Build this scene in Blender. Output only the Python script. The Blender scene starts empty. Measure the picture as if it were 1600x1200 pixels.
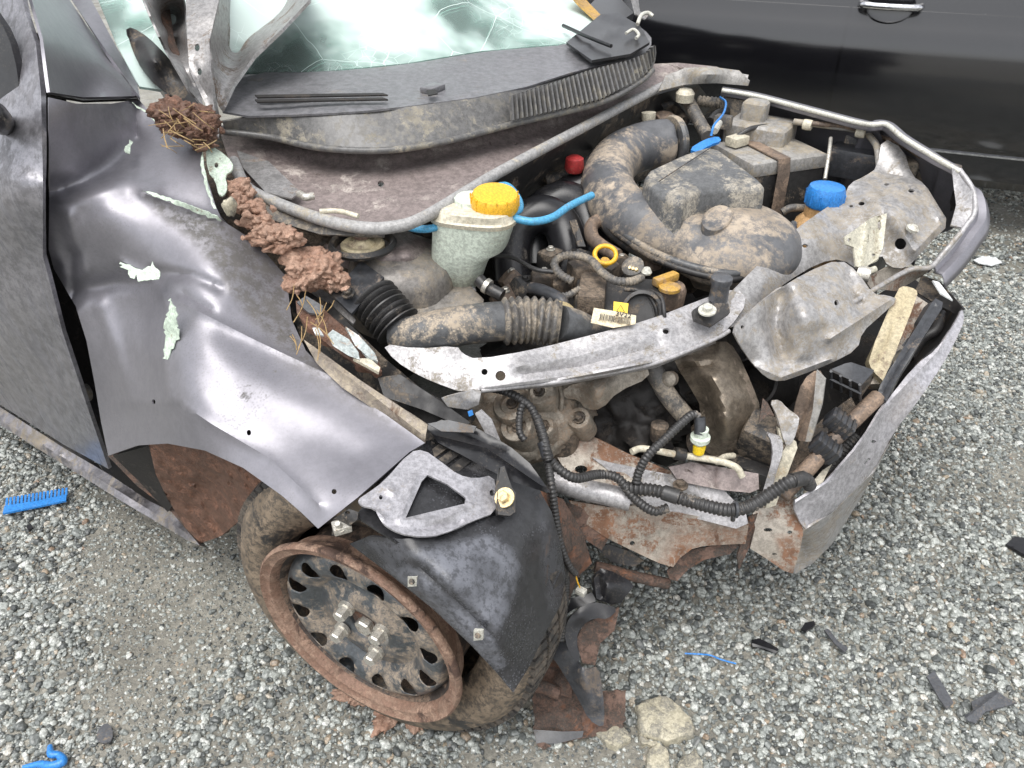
import bpy, bmesh, math, random
import numpy as np
from math import radians, cos, sin, pi, exp, sqrt
from mathutils import Vector, Matrix, noise as mnoise, geometry as mgeo
random.seed(7); rng = np.random.default_rng(11)
S = bpy.context.scene
COL = S.collection
# ------------------------------------------------------------------ camera, sky, sun, exposure
PITCH, FPX, HCAM = radians(35), 1200.0, 1.36
cd = bpy.data.cameras.new('camera'); cam = bpy.data.objects.new('camera', cd); COL.objects.link(cam)
cam.location = (0, 0, HCAM); cam.rotation_euler = (pi/2 - PITCH, 0, 0)
cd.sensor_width = 36; cd.lens = 36*FPX/1600; cd.clip_start = .02; cd.clip_end = 3000
S.camera = cam
S.cycles.max_bounces = 6; S.cycles.diffuse_bounces = 3; S.cycles.glossy_bounces = 3; S.cycles.transparent_max_bounces = 8
SUN_EL, SUN_AZ = radians(70), radians(-150)       # azimuth measured from +Y towards +X
w = bpy.data.worlds.new('World'); S.world = w; w.use_nodes = True
wn = w.node_tree; wn.nodes.clear()
sky = wn.nodes.new('ShaderNodeTexSky'); sky.sky_type = 'NISHITA'; sky.sun_disc = False
sky.sun_elevation = SUN_EL; sky.sun_rotation = SUN_AZ; sky.dust_density = 2.5; sky.air_density = 1.0; sky.ozone_density = 1.0
hs = wn.nodes.new('ShaderNodeHueSaturation'); hs.inputs['Saturation'].default_value = .16
bg = wn.nodes.new('ShaderNodeBackground'); bg.inputs['Strength'].default_value = .15
wo = wn.nodes.new('ShaderNodeOutputWorld')
wn.links.new(sky.outputs[0], hs.inputs['Color']); wn.links.new(hs.outputs[0], bg.inputs['Color']); wn.links.new(bg.outputs[0], wo.inputs[0])
ld = bpy.data.lights.new('sun', 'SUN'); ld.energy = 1.1; ld.angle = radians(50); ld.color = (1, .97, .93)
sun = bpy.data.objects.new('sun', ld); COL.objects.link(sun)
sd = Vector((sin(SUN_AZ)*cos(SUN_EL), cos(SUN_AZ)*cos(SUN_EL), sin(SUN_EL)))
sun.rotation_euler = (-sd).to_track_quat('-Z', 'Y').to_euler(); sun.location = (0, 0, 6)
S.view_settings.view_transform = 'Standard'; S.view_settings.look = 'None'
S.view_settings.exposure = 1.0; S.view_settings.gamma = 1

# ------------------------------------------------------------------ photo pixel -> place
Fv = np.array([0, cos(PITCH), -sin(PITCH)]); Rv = np.array([1., 0, 0]); Uv = np.array([0, sin(PITCH), cos(PITCH)])
C0 = np.array([0, 0, HCAM])
YAW = radians(-33)
cu = np.array([cos(YAW), sin(YAW), 0]); cv = np.array([-sin(YAW), cos(YAW), 0])   # car forward, car lateral (away)
def ray(x, y): return Fv + Rv*((x-800)/FPX) + Uv*((600-y)/FPX)
def P(x, y, z):
    r = ray(x, y); return C0 + r*((z-HCAM)/r[2])
V0 = P(305, 850, .17) @ cv
def SP(x, y, o):                      # on the car's near side plane, o metres outward
    r = ray(x, y); return C0 + r*((V0-o-C0@cv)/(r@cv))
def Q(p):                             # (x,y,z) or (x,y,'s',o) or (x,y,'d',depth)
    if len(p) == 3: return P(*p)
    if p[2] == 's': return SP(p[0], p[1], p[3])
    if p[2] == 'w':                   # a margin outside the front wheel where the ray would meet it
        r = ray(p[0], p[1]); ts = np.arange(.5, 2.2, .002); X = C0+r*ts[:, None]-WC; ax = X@WAX; rd = np.linalg.norm(X-ax[:, None]*WAX, axis=1)
        k = np.nonzero((rd < .297) & (ax > -.18) & (ax < -.005))[0]
        zz = P(p[0], p[1], p[4]); t0 = dep(zz)
        return C0+r*(min(ts[k[0]]-p[3], t0) if len(k) else t0)
    return C0 + ray(p[0], p[1])*p[3]
WC = np.array([-.256, .786, .303]); WAX = np.array([cos(radians(242.8)), sin(radians(242.8)), -.02]); WAX /= np.linalg.norm(WAX)
def dep(p3): return (np.asarray(p3)-C0) @ Fv
def m(p3, px): return px*dep(p3)/FPX  # pixels to metres at a place

# ------------------------------------------------------------------ materials
MATS = {}
def nodes_of(name):
    mt = bpy.data.materials.new(name); mt.use_nodes = True
    nt = mt.node_tree; return mt, nt, nt.nodes['Principled BSDF']
def N(nt, t, **kw):
    n = nt.nodes.new(t)
    for k, v in kw.items():
        if k in n.inputs: n.inputs[k].default_value = v
        else: setattr(n, k, v)
    return n
def ramp(nt, src, a, b):
    r = N(nt, 'ShaderNodeMapRange'); r.inputs['From Min'].default_value = a; r.inputs['From Max'].default_value = b
    r.interpolation_type = 'SMOOTHSTEP'
    nt.links.new(src, r.inputs['Value']); return r.outputs['Result']
def mixc(nt, f, a, b):
    x = N(nt, 'ShaderNodeMix', data_type='RGBA')
    for s, v in ((0, f), (6, a), (7, b)):
        if isinstance(v, (tuple, list)): x.inputs[s].default_value = (*v[:3], 1)
        elif isinstance(v, (float, int)): x.inputs[s].default_value = v
        else: nt.links.new(v, x.inputs[s])
    return x.outputs[2]
def mixf(nt, f, a, b):
    x = N(nt, 'ShaderNodeMix', data_type='FLOAT')
    for s, v in ((0, f), (2, a), (3, b)):
        if isinstance(v, (float, int)): x.inputs[s].default_value = v
        else: nt.links.new(v, x.inputs[s])
    return x.outputs[0]
def mul(nt, a, b, op='MULTIPLY'):
    x = N(nt, 'ShaderNodeMath', operation=op)
    for s, v in ((0, a), (1, b)):
        if isinstance(v, (float, int)): x.inputs[s].default_value = v
        else: nt.links.new(v, x.inputs[s])
    x.use_clamp = op != 'SUBTRACT'
    return x.outputs[0]
def grime(name, base, rough=.5, metal=0., dirt=(.23, .18, .13), damt=.35, dsc=7, rust=None, ramt=.3, rsc=9,
          spat=.25, bump=.25, bsc=60, coat=0., var=.25, streak=None, seed=0., drough=.8, spec=.5):
    mt, nt, b = nodes_of(name)
    tc = N(nt, 'ShaderNodeTexCoord'); mp = N(nt, 'ShaderNodeMapping'); mp.inputs['Location'].default_value = (seed*3.1, seed*1.7, seed*2.3)
    nt.links.new(tc.outputs['Object'], mp.inputs['Vector'])
    def noi(sc, det=6, rg=.6, vec=None, dist=0.):
        n = N(nt, 'ShaderNodeTexNoise'); n.inputs['Scale'].default_value = sc; n.inputs['Detail'].default_value = det
        n.inputs['Roughness'].default_value = rg; n.inputs['Distortion'].default_value = dist
        nt.links.new(vec or mp.outputs[0], n.inputs['Vector']); return n.outputs['Fac']
    n1 = noi(dsc*1.6, 7, .74, dist=.3); n2 = noi(dsc*14, 3, .8)
    c = mixc(nt, ramp(nt, noi(dsc*11, 4, .85), .36, .64), tuple(x*(1-var) for x in base), tuple(min(1, x*(1+var)) for x in base))
    th = .70 - damt*.42
    d1 = ramp(nt, n1, th-.03, th+.045)
    vo = N(nt, 'ShaderNodeTexVoronoi', Scale=230.); nt.links.new(mp.outputs[0], vo.inputs['Vector'])
    sp = mul(nt, mul(nt, ramp(nt, vo.outputs['Distance'], .42, .25), ramp(nt, n1, .47, .60)), min(1., spat*1.5))
    dm = mul(nt, mul(nt, d1, mixf(nt, ramp(nt, n2, .38, .60), .30, 1.)), sp, 'ADD')
    at = N(nt, 'ShaderNodeAttribute', attribute_name='dirtmask')
    dm = mul(nt, dm, mul(nt, at.outputs['Fac'], mixf(nt, ramp(nt, n2, .36, .58), .35, 1.)), 'ADD')
    if streak:
        st = N(nt, 'ShaderNodeMapping'); st.inputs['Rotation'].default_value = streak[1]; st.inputs['Scale'].default_value = streak[2]
        nt.links.new(tc.outputs['Object'], st.inputs['Vector'])
        sn = ramp(nt, noi(1, 4, .6, st.outputs[0]), .52, .60)
        dm = mul(nt, dm, mul(nt, sn, streak[0]), 'ADD')
    dcol = mixc(nt, ramp(nt, noi(dsc*4, 4), .3, .7), tuple(x*.7 for x in dirt), tuple(x*1.25 for x in dirt))
    c = mixc(nt, dm, c, dcol)
    ro = mixf(nt, dm, rough, drough); me = mixf(nt, dm, metal, 0.)
    if rust:
        r1 = ramp(nt, noi(rsc, 6, .7, dist=.8), .70-ramt*.4, .78-ramt*.4)
        rc = mixc(nt, ramp(nt, noi(rsc*5, 5), .35, .65), tuple(x*.5 for x in rust), rust)
        c = mixc(nt, r1, c, rc); ro = mixf(nt, r1, ro, .85); me = mixf(nt, r1, me, 0.)
    nt.links.new(c, b.inputs['Base Color']); nt.links.new(ro, b.inputs['Roughness']); nt.links.new(me, b.inputs['Metallic'])
    b.inputs['Coat Weight'].default_value = coat; b.inputs['Coat Roughness'].default_value = .12
    b.inputs['Specular IOR Level'].default_value = spec
    if bump:
        bp = N(nt, 'ShaderNodeBump'); bp.inputs['Strength'].default_value = bump; bp.inputs['Distance'].default_value = .004
        nt.links.new(mul(nt, noi(bsc, 5, .6), mixf(nt, dm, .25, 1.)), bp.inputs['Height']); nt.links.new(bp.outputs[0], b.inputs['Normal'])
    MATS[name] = mt; return mt
grime('cap_tan', (.40, .34, .22), .5, 0, damt=.3, dsc=14, spat=.3)
grime('tower_metal', (.22, .205, .19), .45, .3, damt=.45, dsc=7, spat=.45, rust=(.10, .07, .05), ramt=.15, dirt=(.30, .26, .21), bump=.3)
grime('flange', (.24, .205, .17), .5, .25, damt=.45, dsc=14, spat=.3, rust=(.12, .075, .05), ramt=.3, dirt=(.33, .28, .21), bump=.3)
grime('bracket_paint', (.42, .41, .43), .42, .6, damt=.18, dsc=10, spat=.2, bump=.1, dirt=(.25, .22, .19))
grime('paint', (.25, .244, .268), .44, .70, damt=0., dsc=4, spat=.10, bump=.04, coat=.15, var=.06, dirt=(.085, .078, .068), bsc=200)
grime('paint_scuffed', (.22, .21, .22), .38, .8, damt=.3, dsc=5, spat=.25, bump=.05, coat=.2, dirt=(.2, .17, .13), streak=(.55, (0, .6, .5), (45, 8, 45)))
grime('paint_door', (.27, .265, .285), .42, .75, damt=.12, dsc=4, spat=.05, bump=.03, coat=.3, dirt=(.07, .07, .075), streak=(.45, (0, 0, 0), (50, 50, 2.5)))
grime('bonnet_inner', (.31, .30, .295), .45, .65, damt=.3, dsc=8, spat=.35, rust=(.10, .055, .035), ramt=.18, bump=.08, dirt=(.16, .12, .09))
grime('beam_metal', (.36, .35, .345), .45, .5, damt=.5, dsc=9, spat=.5, rust=(.30, .15, .08), ramt=.10, bump=.15, dirt=(.26, .23, .19), bsc=90)
grime('beam_clean', (.40, .39, .395), .5, .5, damt=.3, dsc=12, spat=.35, bump=.2, dirt=(.24, .215, .18), rust=(.24, .15, .10), ramt=.06)
grime('plenum_metal', (.235, .195, .185), .5, .3, damt=.3, dsc=7, spat=.3, rust=(.06, .035, .025), ramt=.2, dirt=(.36, .32, .29))
grime('rail_metal', (.34, .305, .26), .5, .35, damt=.42, dsc=8, spat=.4, rust=(.15, .08, .05), ramt=.38, rsc=9, dirt=(.20, .105, .062), bump=.4)
grime('rust', (.13, .08, .06), .75, .1, damt=.55, dsc=16, rust=(.22, .105, .062), ramt=.38, rsc=14, dirt=(.06, .048, .04), bump=.7)
grime('rim_rust', (.20, .12, .085), .7, .1, damt=.5, dsc=16, rust=(.10, .06, .045), ramt=.4, dirt=(.30, .20, .145), bump=.6)
grime('barrel', (.05, .04, .035), .6, .1, damt=.5, dsc=14, dirt=(.20, .14, .10), bump=.4)
grime('shield_two', (.026, .026, .028), .24, 0, damt=.08, dsc=6, spat=.2, dirt=(.125, .13, .148), drough=.42, rust=(.15, .095, .065), ramt=.12, rsc=5, bump=.2, bsc=80)
grime('rim_steel', (.07, .078, .085), .33, .3, damt=.5, dsc=10, spat=.35, dirt=(.27, .22, .17), bump=.15, coat=.3)
grime('tyre', (.028, .027, .026), .45, 0, damt=.66, dsc=6, spat=.3, dirt=(.20, .155, .11), bump=.25, bsc=90)
grime('tread', (.03, .028, .027), .6, 0, damt=.5, dsc=9, dirt=(.12, .10, .08), bump=.3)
grime('mud', (.29, .17, .118), .62, 0, damt=.5, dsc=16, spat=.5, dirt=(.40, .26, .19), bump=.7, bsc=120, drough=.6)
grime('mud_dark', (.11, .058, .038), .6, 0, damt=.5, dsc=14, spat=.5, dirt=(.19, .095, .06), bump=1., bsc=80, drough=.6)
grime('black_plastic', (.014, .014, .016), .3, 0, damt=.08, dsc=6, spat=.12, bump=.06, dirt=(.16, .14, .12))
grime('cowl_sky_sheen', (.14, .139, .147), .36, 0, damt=.22, dsc=6, spat=.2, bump=.15, dirt=(.20, .18, .16))  # paler than the cowl face: sky sheen on the top put into the colour
grime('cowl_face', (.10, .098, .096), .34, 0, damt=.35, dsc=9, spat=.3, bump=.2, dirt=(.22, .20, .16), streak=(.3, (0, 0, 0), (60, 60, 6)))
grime('dusty_plastic', (.075, .077, .08), .36, 0, damt=.42, dsc=4.5, spat=.5, bump=.3, dirt=(.33, .275, .21))
grime('box_plastic', (.10, .102, .104), .5, 0, damt=.45, dsc=9, spat=.6, bump=.45, dirt=(.33, .30, .25), bsc=140)
grime('filter_bowl', (.10, .102, .108), .4, 0, damt=.5, dsc=3.2, spat=.35, bump=.25, dirt=(.36, .30, .235), var=.15)
grime('dirty_black', (.025, .024, .024), .45, 0, damt=.4, dsc=9, spat=.4, bump=.4, dirt=(.15, .12, .09))
grime('engine_dirt', (.06, .05, .042), .55, .2, damt=.55, dsc=10, spat=.5, bump=.8, dirt=(.17, .13, .095))
grime('engine_and_shade_dark', (.016, .014, .013), .6, .1, damt=.3, dsc=12, spat=.3, bump=.8, dirt=(.05, .04, .032))  # near-black for engine parts and for sheets that stand in for shade
grime('cast_alloy', (.27, .24, .20), .5, .5, damt=.5, dsc=9, spat=.4, bump=.5, dirt=(.22, .17, .125))
grime('bronze_shield', (.22, .185, .145), .36, .7, damt=.35, dsc=7, spat=.3, bump=.3, dirt=(.16, .125, .095), bsc=30)
grime('hose', (.035, .034, .034), .38, 0, damt=.22, dsc=14, spat=.2, bump=.1, dirt=(.22, .19, .16))
grime('hose_dusty', (.09, .085, .08), .5, 0, damt=.5, dsc=14, spat=.35, bump=.2, dirt=(.27, .23, .18))
grime('hose_brown', (.12, .09, .07), .55, 0, damt=.5, dsc=14, spat=.35, bump=.2, dirt=(.25, .18, .13))
grime('seal', (.30, .295, .29), .5, .05, damt=.3, dsc=11, spat=.3, bump=.3, dirt=(.38, .34, .27))
grime('mint_primer', (.47, .55, .46), .55, 0, damt=.2, dsc=12, spat=.1, bump=.1)
grime('cream_metal', (.45, .43, .35), .5, .1, damt=.25, dsc=16, spat=.2, rust=(.25, .13, .07), ramt=.08, bump=.1)
grime('tank_plastic', (.60, .66, .57), .35, 0, damt=.12, dsc=12, spat=.12, bump=.05, dirt=(.45, .38, .27))
grime('tank_rim', (.52, .48, .38), .4, 0, damt=.25, dsc=12, spat=.2, bump=.05, dirt=(.45, .36, .24))
grime('tank_grey', (.27, .26, .245), .42, 0, damt=.45, dsc=8, spat=.4, bump=.2, dirt=(.3, .26, .2))
grime('yellow_plastic', (.72, .40, .025), .4, 0, damt=.2, dsc=25, spat=.15, bump=.1, dirt=(.4, .25, .08))
grime('yellow_dirty', (.45, .27, .06), .5, 0, damt=.45, dsc=25, spat=.3, bump=.2, dirt=(.35, .23, .12))
grime('blue_plastic', (.03, .20, .55), .35, 0, damt=.1, dsc=20, spat=.12, bump=.06, dirt=(.2, .28, .38))
grime('blue_hose', (.07, .30, .50), .35, 0, damt=.2, dsc=20, spat=.12, bump=.06)
grime('amber_tank', (.52, .32, .15), .3, 0, damt=.3, dsc=12, spat=.15, bump=.06, dirt=(.55, .45, .33))
grime('red_plastic', (.35, .03, .03), .45, 0, damt=.2)
grime('gold_bolt', (.62, .50, .28), .4, .6, damt=.2, dsc=30, bump=.1)
grime('zinc', (.55, .53, .48), .4, .7, damt=.3, dsc=30, bump=.1)
grime('white_metal', (.54, .53, .47), .4, .2, damt=.2, dsc=20, bump=.05)
grime('label_paper', (.62, .54, .38), .6, 0, damt=.35, dsc=25, spat=.3, bump=.05, dirt=(.35, .27, .16))
grime('label_yellow', (.80, .56, .02), .5, 0, damt=.1, dsc=25, spat=.1, bump=0)
grime('ink', (.02, .02, .02), .6, bump=0, damt=0, spat=0)
grime('fabric_white', (.78, .80, .79), .8, 0, damt=.03, spat=0, bump=.1)
grime('car_black', (.006, .006, .0075), .16, 0, damt=.0, spat=.03, bump=0, coat=1., dirt=(.06, .06, .06), dsc=14)
grime('car_trim', (.012, .012, .013), .4, 0, damt=.1, bump=0)
grime('chrome', (.6, .6, .62), .12, 1, damt=0, spat=0, bump=0)
grime('light_stone', (.42, .385, .29), .5, 0, damt=.5, dsc=14, spat=.4, dirt=(.21, .20, .17), bump=.5)
grime('grey_shard', (.075, .078, .085), .4, 0, damt=.15, dsc=15, bump=.1)
grime('straw', (.33, .225, .10), .6, 0, damt=.3, dsc=40, bump=0, dirt=(.2, .11, .06))
grime('paper', (.62, .64, .64), .6, 0, damt=.1, bump=.1)
grime('lens_shard', (.40, .44, .43), .25, .2, damt=.35, dsc=14, spat=.3, dirt=(.33, .22, .15), bump=.2)
grime('shield_plastic', (.040, .042, .047), .3, 0, damt=.28, dsc=6, spat=.2, rust=(.16, .09, .055), ramt=.05, dirt=(.15, .12, .095), bump=.15)

def glass_cracked():
    mt = bpy.data.materials.new('cracked_glass'); mt.use_nodes = True; nt = mt.node_tree; nt.nodes.clear()
    tc = N(nt, 'ShaderNodeTexCoord'); nz = N(nt, 'ShaderNodeTexNoise', Scale=5., Detail=3.)
    nt.links.new(tc.outputs['Object'], nz.inputs['Vector'])
    ad = N(nt, 'ShaderNodeVectorMath', operation='MULTIPLY_ADD'); ad.inputs[1].default_value = (.05,)*3
    nt.links.new(nz.outputs['Color'], ad.inputs[0]); nt.links.new(tc.outputs['Object'], ad.inputs[2])
    ms = None
    for sc, wd in ((5, .004), (13, .010), (34, .02)):
        v = N(nt, 'ShaderNodeTexVoronoi', feature='DISTANCE_TO_EDGE', Scale=float(sc)); nt.links.new(ad.outputs[0], v.inputs['Vector'])
        mk = ramp(nt, v.outputs['Distance'], wd, 0.)
        if sc > 10:
            pn = N(nt, 'ShaderNodeTexNoise', Scale=4.5 if sc < 30 else 3., Detail=4.); nt.links.new(tc.outputs['Object'], pn.inputs['Vector'])
            mk = mul(nt, mul(nt, mk, ramp(nt, pn.outputs['Fac'], .53, .66)), .5)
        ms = mk if ms is None else mul(nt, ms, mk, 'ADD')
    pn = N(nt, 'ShaderNodeTexNoise', Scale=2.6, Detail=4., Roughness=.55); nt.links.new(ad.outputs[0], pn.inputs['Vector'])
    frost = mul(nt, mul(nt, ramp(nt, pn.outputs['Fac'], .38, .54), .62), .13, 'ADD')
    ms = mul(nt, ms, frost, 'ADD')
    tr = N(nt, 'ShaderNodeBsdfTransparent'); tr.inputs[0].default_value = (.66, .86, .80, 1)
    gl = N(nt, 'ShaderNodeBsdfGlossy', Roughness=.06)
    fr = N(nt, 'ShaderNodeFresnel', IOR=1.5); m1 = N(nt, 'ShaderNodeMixShader')
    nt.links.new(fr.outputs[0], m1.inputs[0]); nt.links.new(tr.outputs[0], m1.inputs[1]); nt.links.new(gl.outputs[0], m1.inputs[2])
    df = N(nt, 'ShaderNodeBsdfDiffuse'); df.inputs[0].default_value = (.66, .77, .735, 1)
    m2 = N(nt, 'ShaderNodeMixShader'); nt.links.new(ms, m2.inputs[0]); nt.links.new(m1.outputs[0], m2.inputs[1]); nt.links.new(df.outputs[0], m2.inputs[2])
    o = N(nt, 'ShaderNodeOutputMaterial'); nt.links.new(m2.outputs[0], o.inputs[0]); MATS['cracked_glass'] = mt
glass_cracked()
mt, nt, b = nodes_of('dark_glass'); b.inputs['Base Color'].default_value = (.01, .012, .012, 1); b.inputs['Roughness'].default_value = .05; MATS['dark_glass'] = mt

# ------------------------------------------------------------------ mesh helpers
def link(name, me, mat, parent=None, smooth=40):
    for p in me.polygons: p.use_smooth = True
    if smooth:
        bm = bmesh.new(); bm.from_mesh(me); lim = radians(smooth)
        for e in bm.edges:
            if len(e.link_faces) == 2 and e.calc_face_angle(0) > lim: e.smooth = False
        bm.to_mesh(me); bm.free()
    if mat: me.materials.append(MATS[mat])
    o = bpy.data.objects.new(name, me); COL.objects.link(o)
    if parent is not None: attach(o, parent)
    return o
ROOTLOC = {}
def attach(o, parent):
    o.parent = parent
    r = parent
    while r.parent is not None: r = r.parent
    o.matrix_parent_inverse = Matrix.Translation(-r.location) if parent is r else Matrix.Identity(4)
def pyd(name, vs, fs, mat, parent=None, smooth=40):
    me = bpy.data.meshes.new(name); me.from_pydata([tuple(map(float, v)) for v in vs], [], [tuple(map(int, f)) for f in fs]); me.update()
    return link(name, me, mat, parent, smooth)
def empty(name, loc):
    o = bpy.data.objects.new(name, None); COL.objects.link(o); o.location = tuple(map(float, loc)); o.empty_display_size = .1; return o
def tag(o, label, cat, group=None):
    o['label'] = label; o['category'] = cat
    if group: o['group'] = group
    return o
def inpoly(pts, poly):
    x, y = pts[:, 0], pts[:, 1]; r = np.zeros(len(pts), bool); n = len(poly)
    for i in range(n):
        x1, y1 = poly[i]; x2, y2 = poly[i-1]
        if y1 == y2: continue
        c = ((y1 > y) != (y2 > y)) & (x < (x2-x1)*(y-y1)/(y2-y1)+x1); r ^= c
    return r
def segdist(pts, pl, closed=False):
    pl = np.asarray(pl, float); n = len(pl); d = np.full(len(pts), 1e9)
    for i in range(n if closed else n-1):
        a = pl[i]; ab = pl[(i+1) % n]-a; L = ab@ab+1e-9
        t = np.clip(((pts-a)@ab)/L, 0, 1); d = np.minimum(d, np.linalg.norm(pts-a-t[:, None]*ab, axis=1))
    return d
def tps(ctrl, val, reg=1e-4):
    X = np.asarray(ctrl, float)/500.; n = len(X)
    def K(A, B):
        r = np.linalg.norm(A[:, None]-B[None], axis=2)+1e-12; return r*r*np.log(r)
    A = np.zeros((n+3, n+3)); A[:n, :n] = K(X, X)+np.eye(n)*reg; A[:n, n] = 1; A[:n, n+1:] = X; A[n, :n] = 1; A[n+1:, :n] = X.T
    b = np.zeros(n+3); b[:n] = val; s = np.linalg.lstsq(A, b, rcond=None)[0]
    def f(pts):
        Y = np.asarray(pts, float)/500.; return K(Y, X)@s[:n]+s[n]+Y@s[n+1:]
    return f
def chaikin(pl, it=1, closed=True):
    for _ in range(it):
        o = []; n = len(pl)
        for i in range(n if closed else n-1):
            a, b = np.array(pl[i], float), np.array(pl[(i+1) % n], float); o += [tuple(.75*a+.25*b), tuple(.25*a+.75*b)]
        pl = o
    return pl
def jag(pl, amp, step=5, seed=0):
    r = np.random.default_rng(seed); out = []
    for i in range(len(pl)):
        a, b = np.array(pl[i], float), np.array(pl[(i+1) % len(pl)], float); n = max(1, int(np.linalg.norm(b-a)/step))
        for k in range(n): out.append(tuple(a+(b-a)*k/n + (r.normal(size=2)*amp if k else 0)))
    return out
def panel(name, outline, ctrl=(), mat='paint', parent=None, th=.002, step=9, holes=(), bumps=(), crumple=(0, 20), sm=0, smooth=40, jagged=0, dirt=(), reg=1e-4):
    """A curved sheet: outline and control points as (pixel x, pixel y, height) give the place of every point; th is its thickness."""
    cp = list(outline)+list(ctrl)
    f = tps([(p[0], p[1]) for p in cp], [1./dep(Q(p)) for p in cp], reg)
    ol = [(p[0], p[1]) for p in outline]
    if sm: ol = chaikin(ol, sm)
    if jagged: ol = jag(ol, jagged, 5, len(ol))
    def dens(pl):
        o = []
        for i in range(len(pl)):
            a, b = np.array(pl[i]), np.array(pl[(i+1) % len(pl)]); n = max(1, int(round(np.linalg.norm(b-a)/step)))
            o += [a+(b-a)*k/n for k in range(n)]
        return np.array(o)
    loops = [dens(ol)]+[dens([(h[0]+h[2]*cos(t)*1., h[1]+h[3]*sin(t)) for t in np.linspace(0, 2*pi, 13)[:-1]]) if len(h) == 4 and not isinstance(h[0], tuple) else dens(h) for h in holes]
    vs = [p for l in loops for p in l]; es = []; k = 0
    for l in loops:
        es += [(k+i, k+(i+1) % len(l)) for i in range(len(l))]; k += len(l)
    A = np.array(ol); x0, y0 = A.min(0); x1, y1 = A.max(0); cre = []
    for bmp in bumps:
        if (len(bmp) > 3 or bmp[1] < step*1.3) and len(bmp[0]) > 1:
            pl = np.array(bmp[0], float); q = [pl[0]]
            for i in range(len(pl)-1):
                nn = max(1, int(np.linalg.norm(pl[i+1]-pl[i])/(step*.7))); q += [pl[i]+(pl[i+1]-pl[i])*(j+1)/nn for j in range(nn)]
            q = np.array(q); ok_ = inpoly(q, loops[0]) & (segdist(q, loops[0], True) > step*.3)
            for l in loops[1:]: ok_ &= ~inpoly(q, l) & (segdist(q, l, True) > step*.3)
            if cre: ok_ &= segdist(q, np.vstack(cre)) > step*.3 if len(np.vstack(cre)) > 1 else True
            if ok_.sum() > 1:
                i0 = len(vs); ix = np.nonzero(ok_)[0]; vs += list(q[ok_]); cre.append(q[ok_])
                es += [(i0+j, i0+j+1) for j in range(len(ix)-1) if ix[j+1] == ix[j]+1]
    gx, gy = np.meshgrid(np.arange(x0, x1, step), np.arange(y0, y1, step*.87)); gx = gx+(np.arange(gx.shape[0]) % 2)[:, None]*step/2
    g = np.stack([gx.ravel(), gy.ravel()], 1)
    if len(g):
        g = g[inpoly(g, loops[0])]
        for l in loops:
            if len(g): g = g[segdist(g, l, True) > step*.45]
        for l in loops[1:]:
            if len(g): g = g[~inpoly(g, l)]
        for l in cre:
            if len(g): g = g[segdist(g, l) > step*.5]
        vs += list(g)
    r = mgeo.delaunay_2d_cdt([Vector((p[0], -p[1])) for p in vs], es, [], 0, 1e-4)
    pv = np.array([(v.x, -v.y) for v in r[0]]); fc = np.array([f_ for f_ in r[2] if len(f_) == 3])
    cen = pv[fc].mean(1); ok = inpoly(cen, loops[0])
    for l in loops[1:]: ok &= ~inpoly(cen, l)
    fc = fc[ok]; used = np.unique(fc); rm = -np.ones(len(pv), int); rm[used] = np.arange(len(used)); pv = pv[used]; fc = rm[fc]
    t = 1./np.maximum(f(pv), .05)
    for bmp in bumps:
        d = segdist(pv, bmp[0]); wd, am = bmp[1], bmp[2]; kind = bmp[3] if len(bmp) > 3 else 'g'
        fall = np.exp(-(d/wd)**2) if kind == 'g' else np.exp(-d/wd)
        t = t-am*fall
    W = np.array([C0+ray(*p)*tt for p, tt in zip(pv, t)])
    if crumple[0]:
        for i in range(len(W)):
            q = Vector(W[i])*crumple[1]; n_ = mnoise.noise(q)+.5*mnoise.noise(q*2.1)
            W[i] += (C0-W[i])/np.linalg.norm(C0-W[i])*crumple[0]*n_
    tri = W[fc]; fn = np.cross(tri[:, 1]-tri[:, 0], tri[:, 2]-tri[:, 0]); vn = np.zeros_like(W)
    for j in range(3): np.add.at(vn, fc[:, j], fn)
    vn /= np.linalg.norm(vn, axis=1)[:, None]+1e-12
    nv = len(W); V = np.vstack([W, W-vn*th]); faces = [tuple(f_) for f_ in fc]+[tuple(f_[::-1]+nv) for f_ in fc]
    ed = {}
    for f_ in fc:
        for a, b_ in ((0, 1), (1, 2), (2, 0)): ed[(f_[a], f_[b_])] = 1
    for a, b_ in ed:
        if (b_, a) not in ed: faces.append((b_, a, a+nv, b_+nv))
    o = pyd(name, V, faces, mat, parent, smooth)
    if dirt:
        dmk = np.zeros(nv)
        for poly, blur, stg in dirt:
            sd_ = segdist(pv, poly, True)*np.where(inpoly(pv, poly), 1, -1); dmk = np.maximum(dmk, stg*np.clip(.5+sd_/(2*blur), 0, 1))
        at = o.data.attributes.new('dirtmask', 'FLOAT', 'POINT'); at.data.foreach_set('value', np.r_[dmk, dmk].astype(np.float32))
    return o
def crom(pts, n=8):
    pts = [np.asarray(p, float) for p in pts]; pts = [2*pts[0]-pts[1]]+pts+[2*pts[-1]-pts[-2]]; out = []
    for i in range(1, len(pts)-2):
        p0, p1, p2, p3 = pts[i-1:i+3]
        for k in range(n):
            t = k/n; out.append(.5*((2*p1)+(-p0+p2)*t+(2*p0-5*p1+4*p2-p3)*t*t+(-p0+3*p1-3*p2+p3)*t**3))
    out.append(pts[-2]); return np.array(out)
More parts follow.
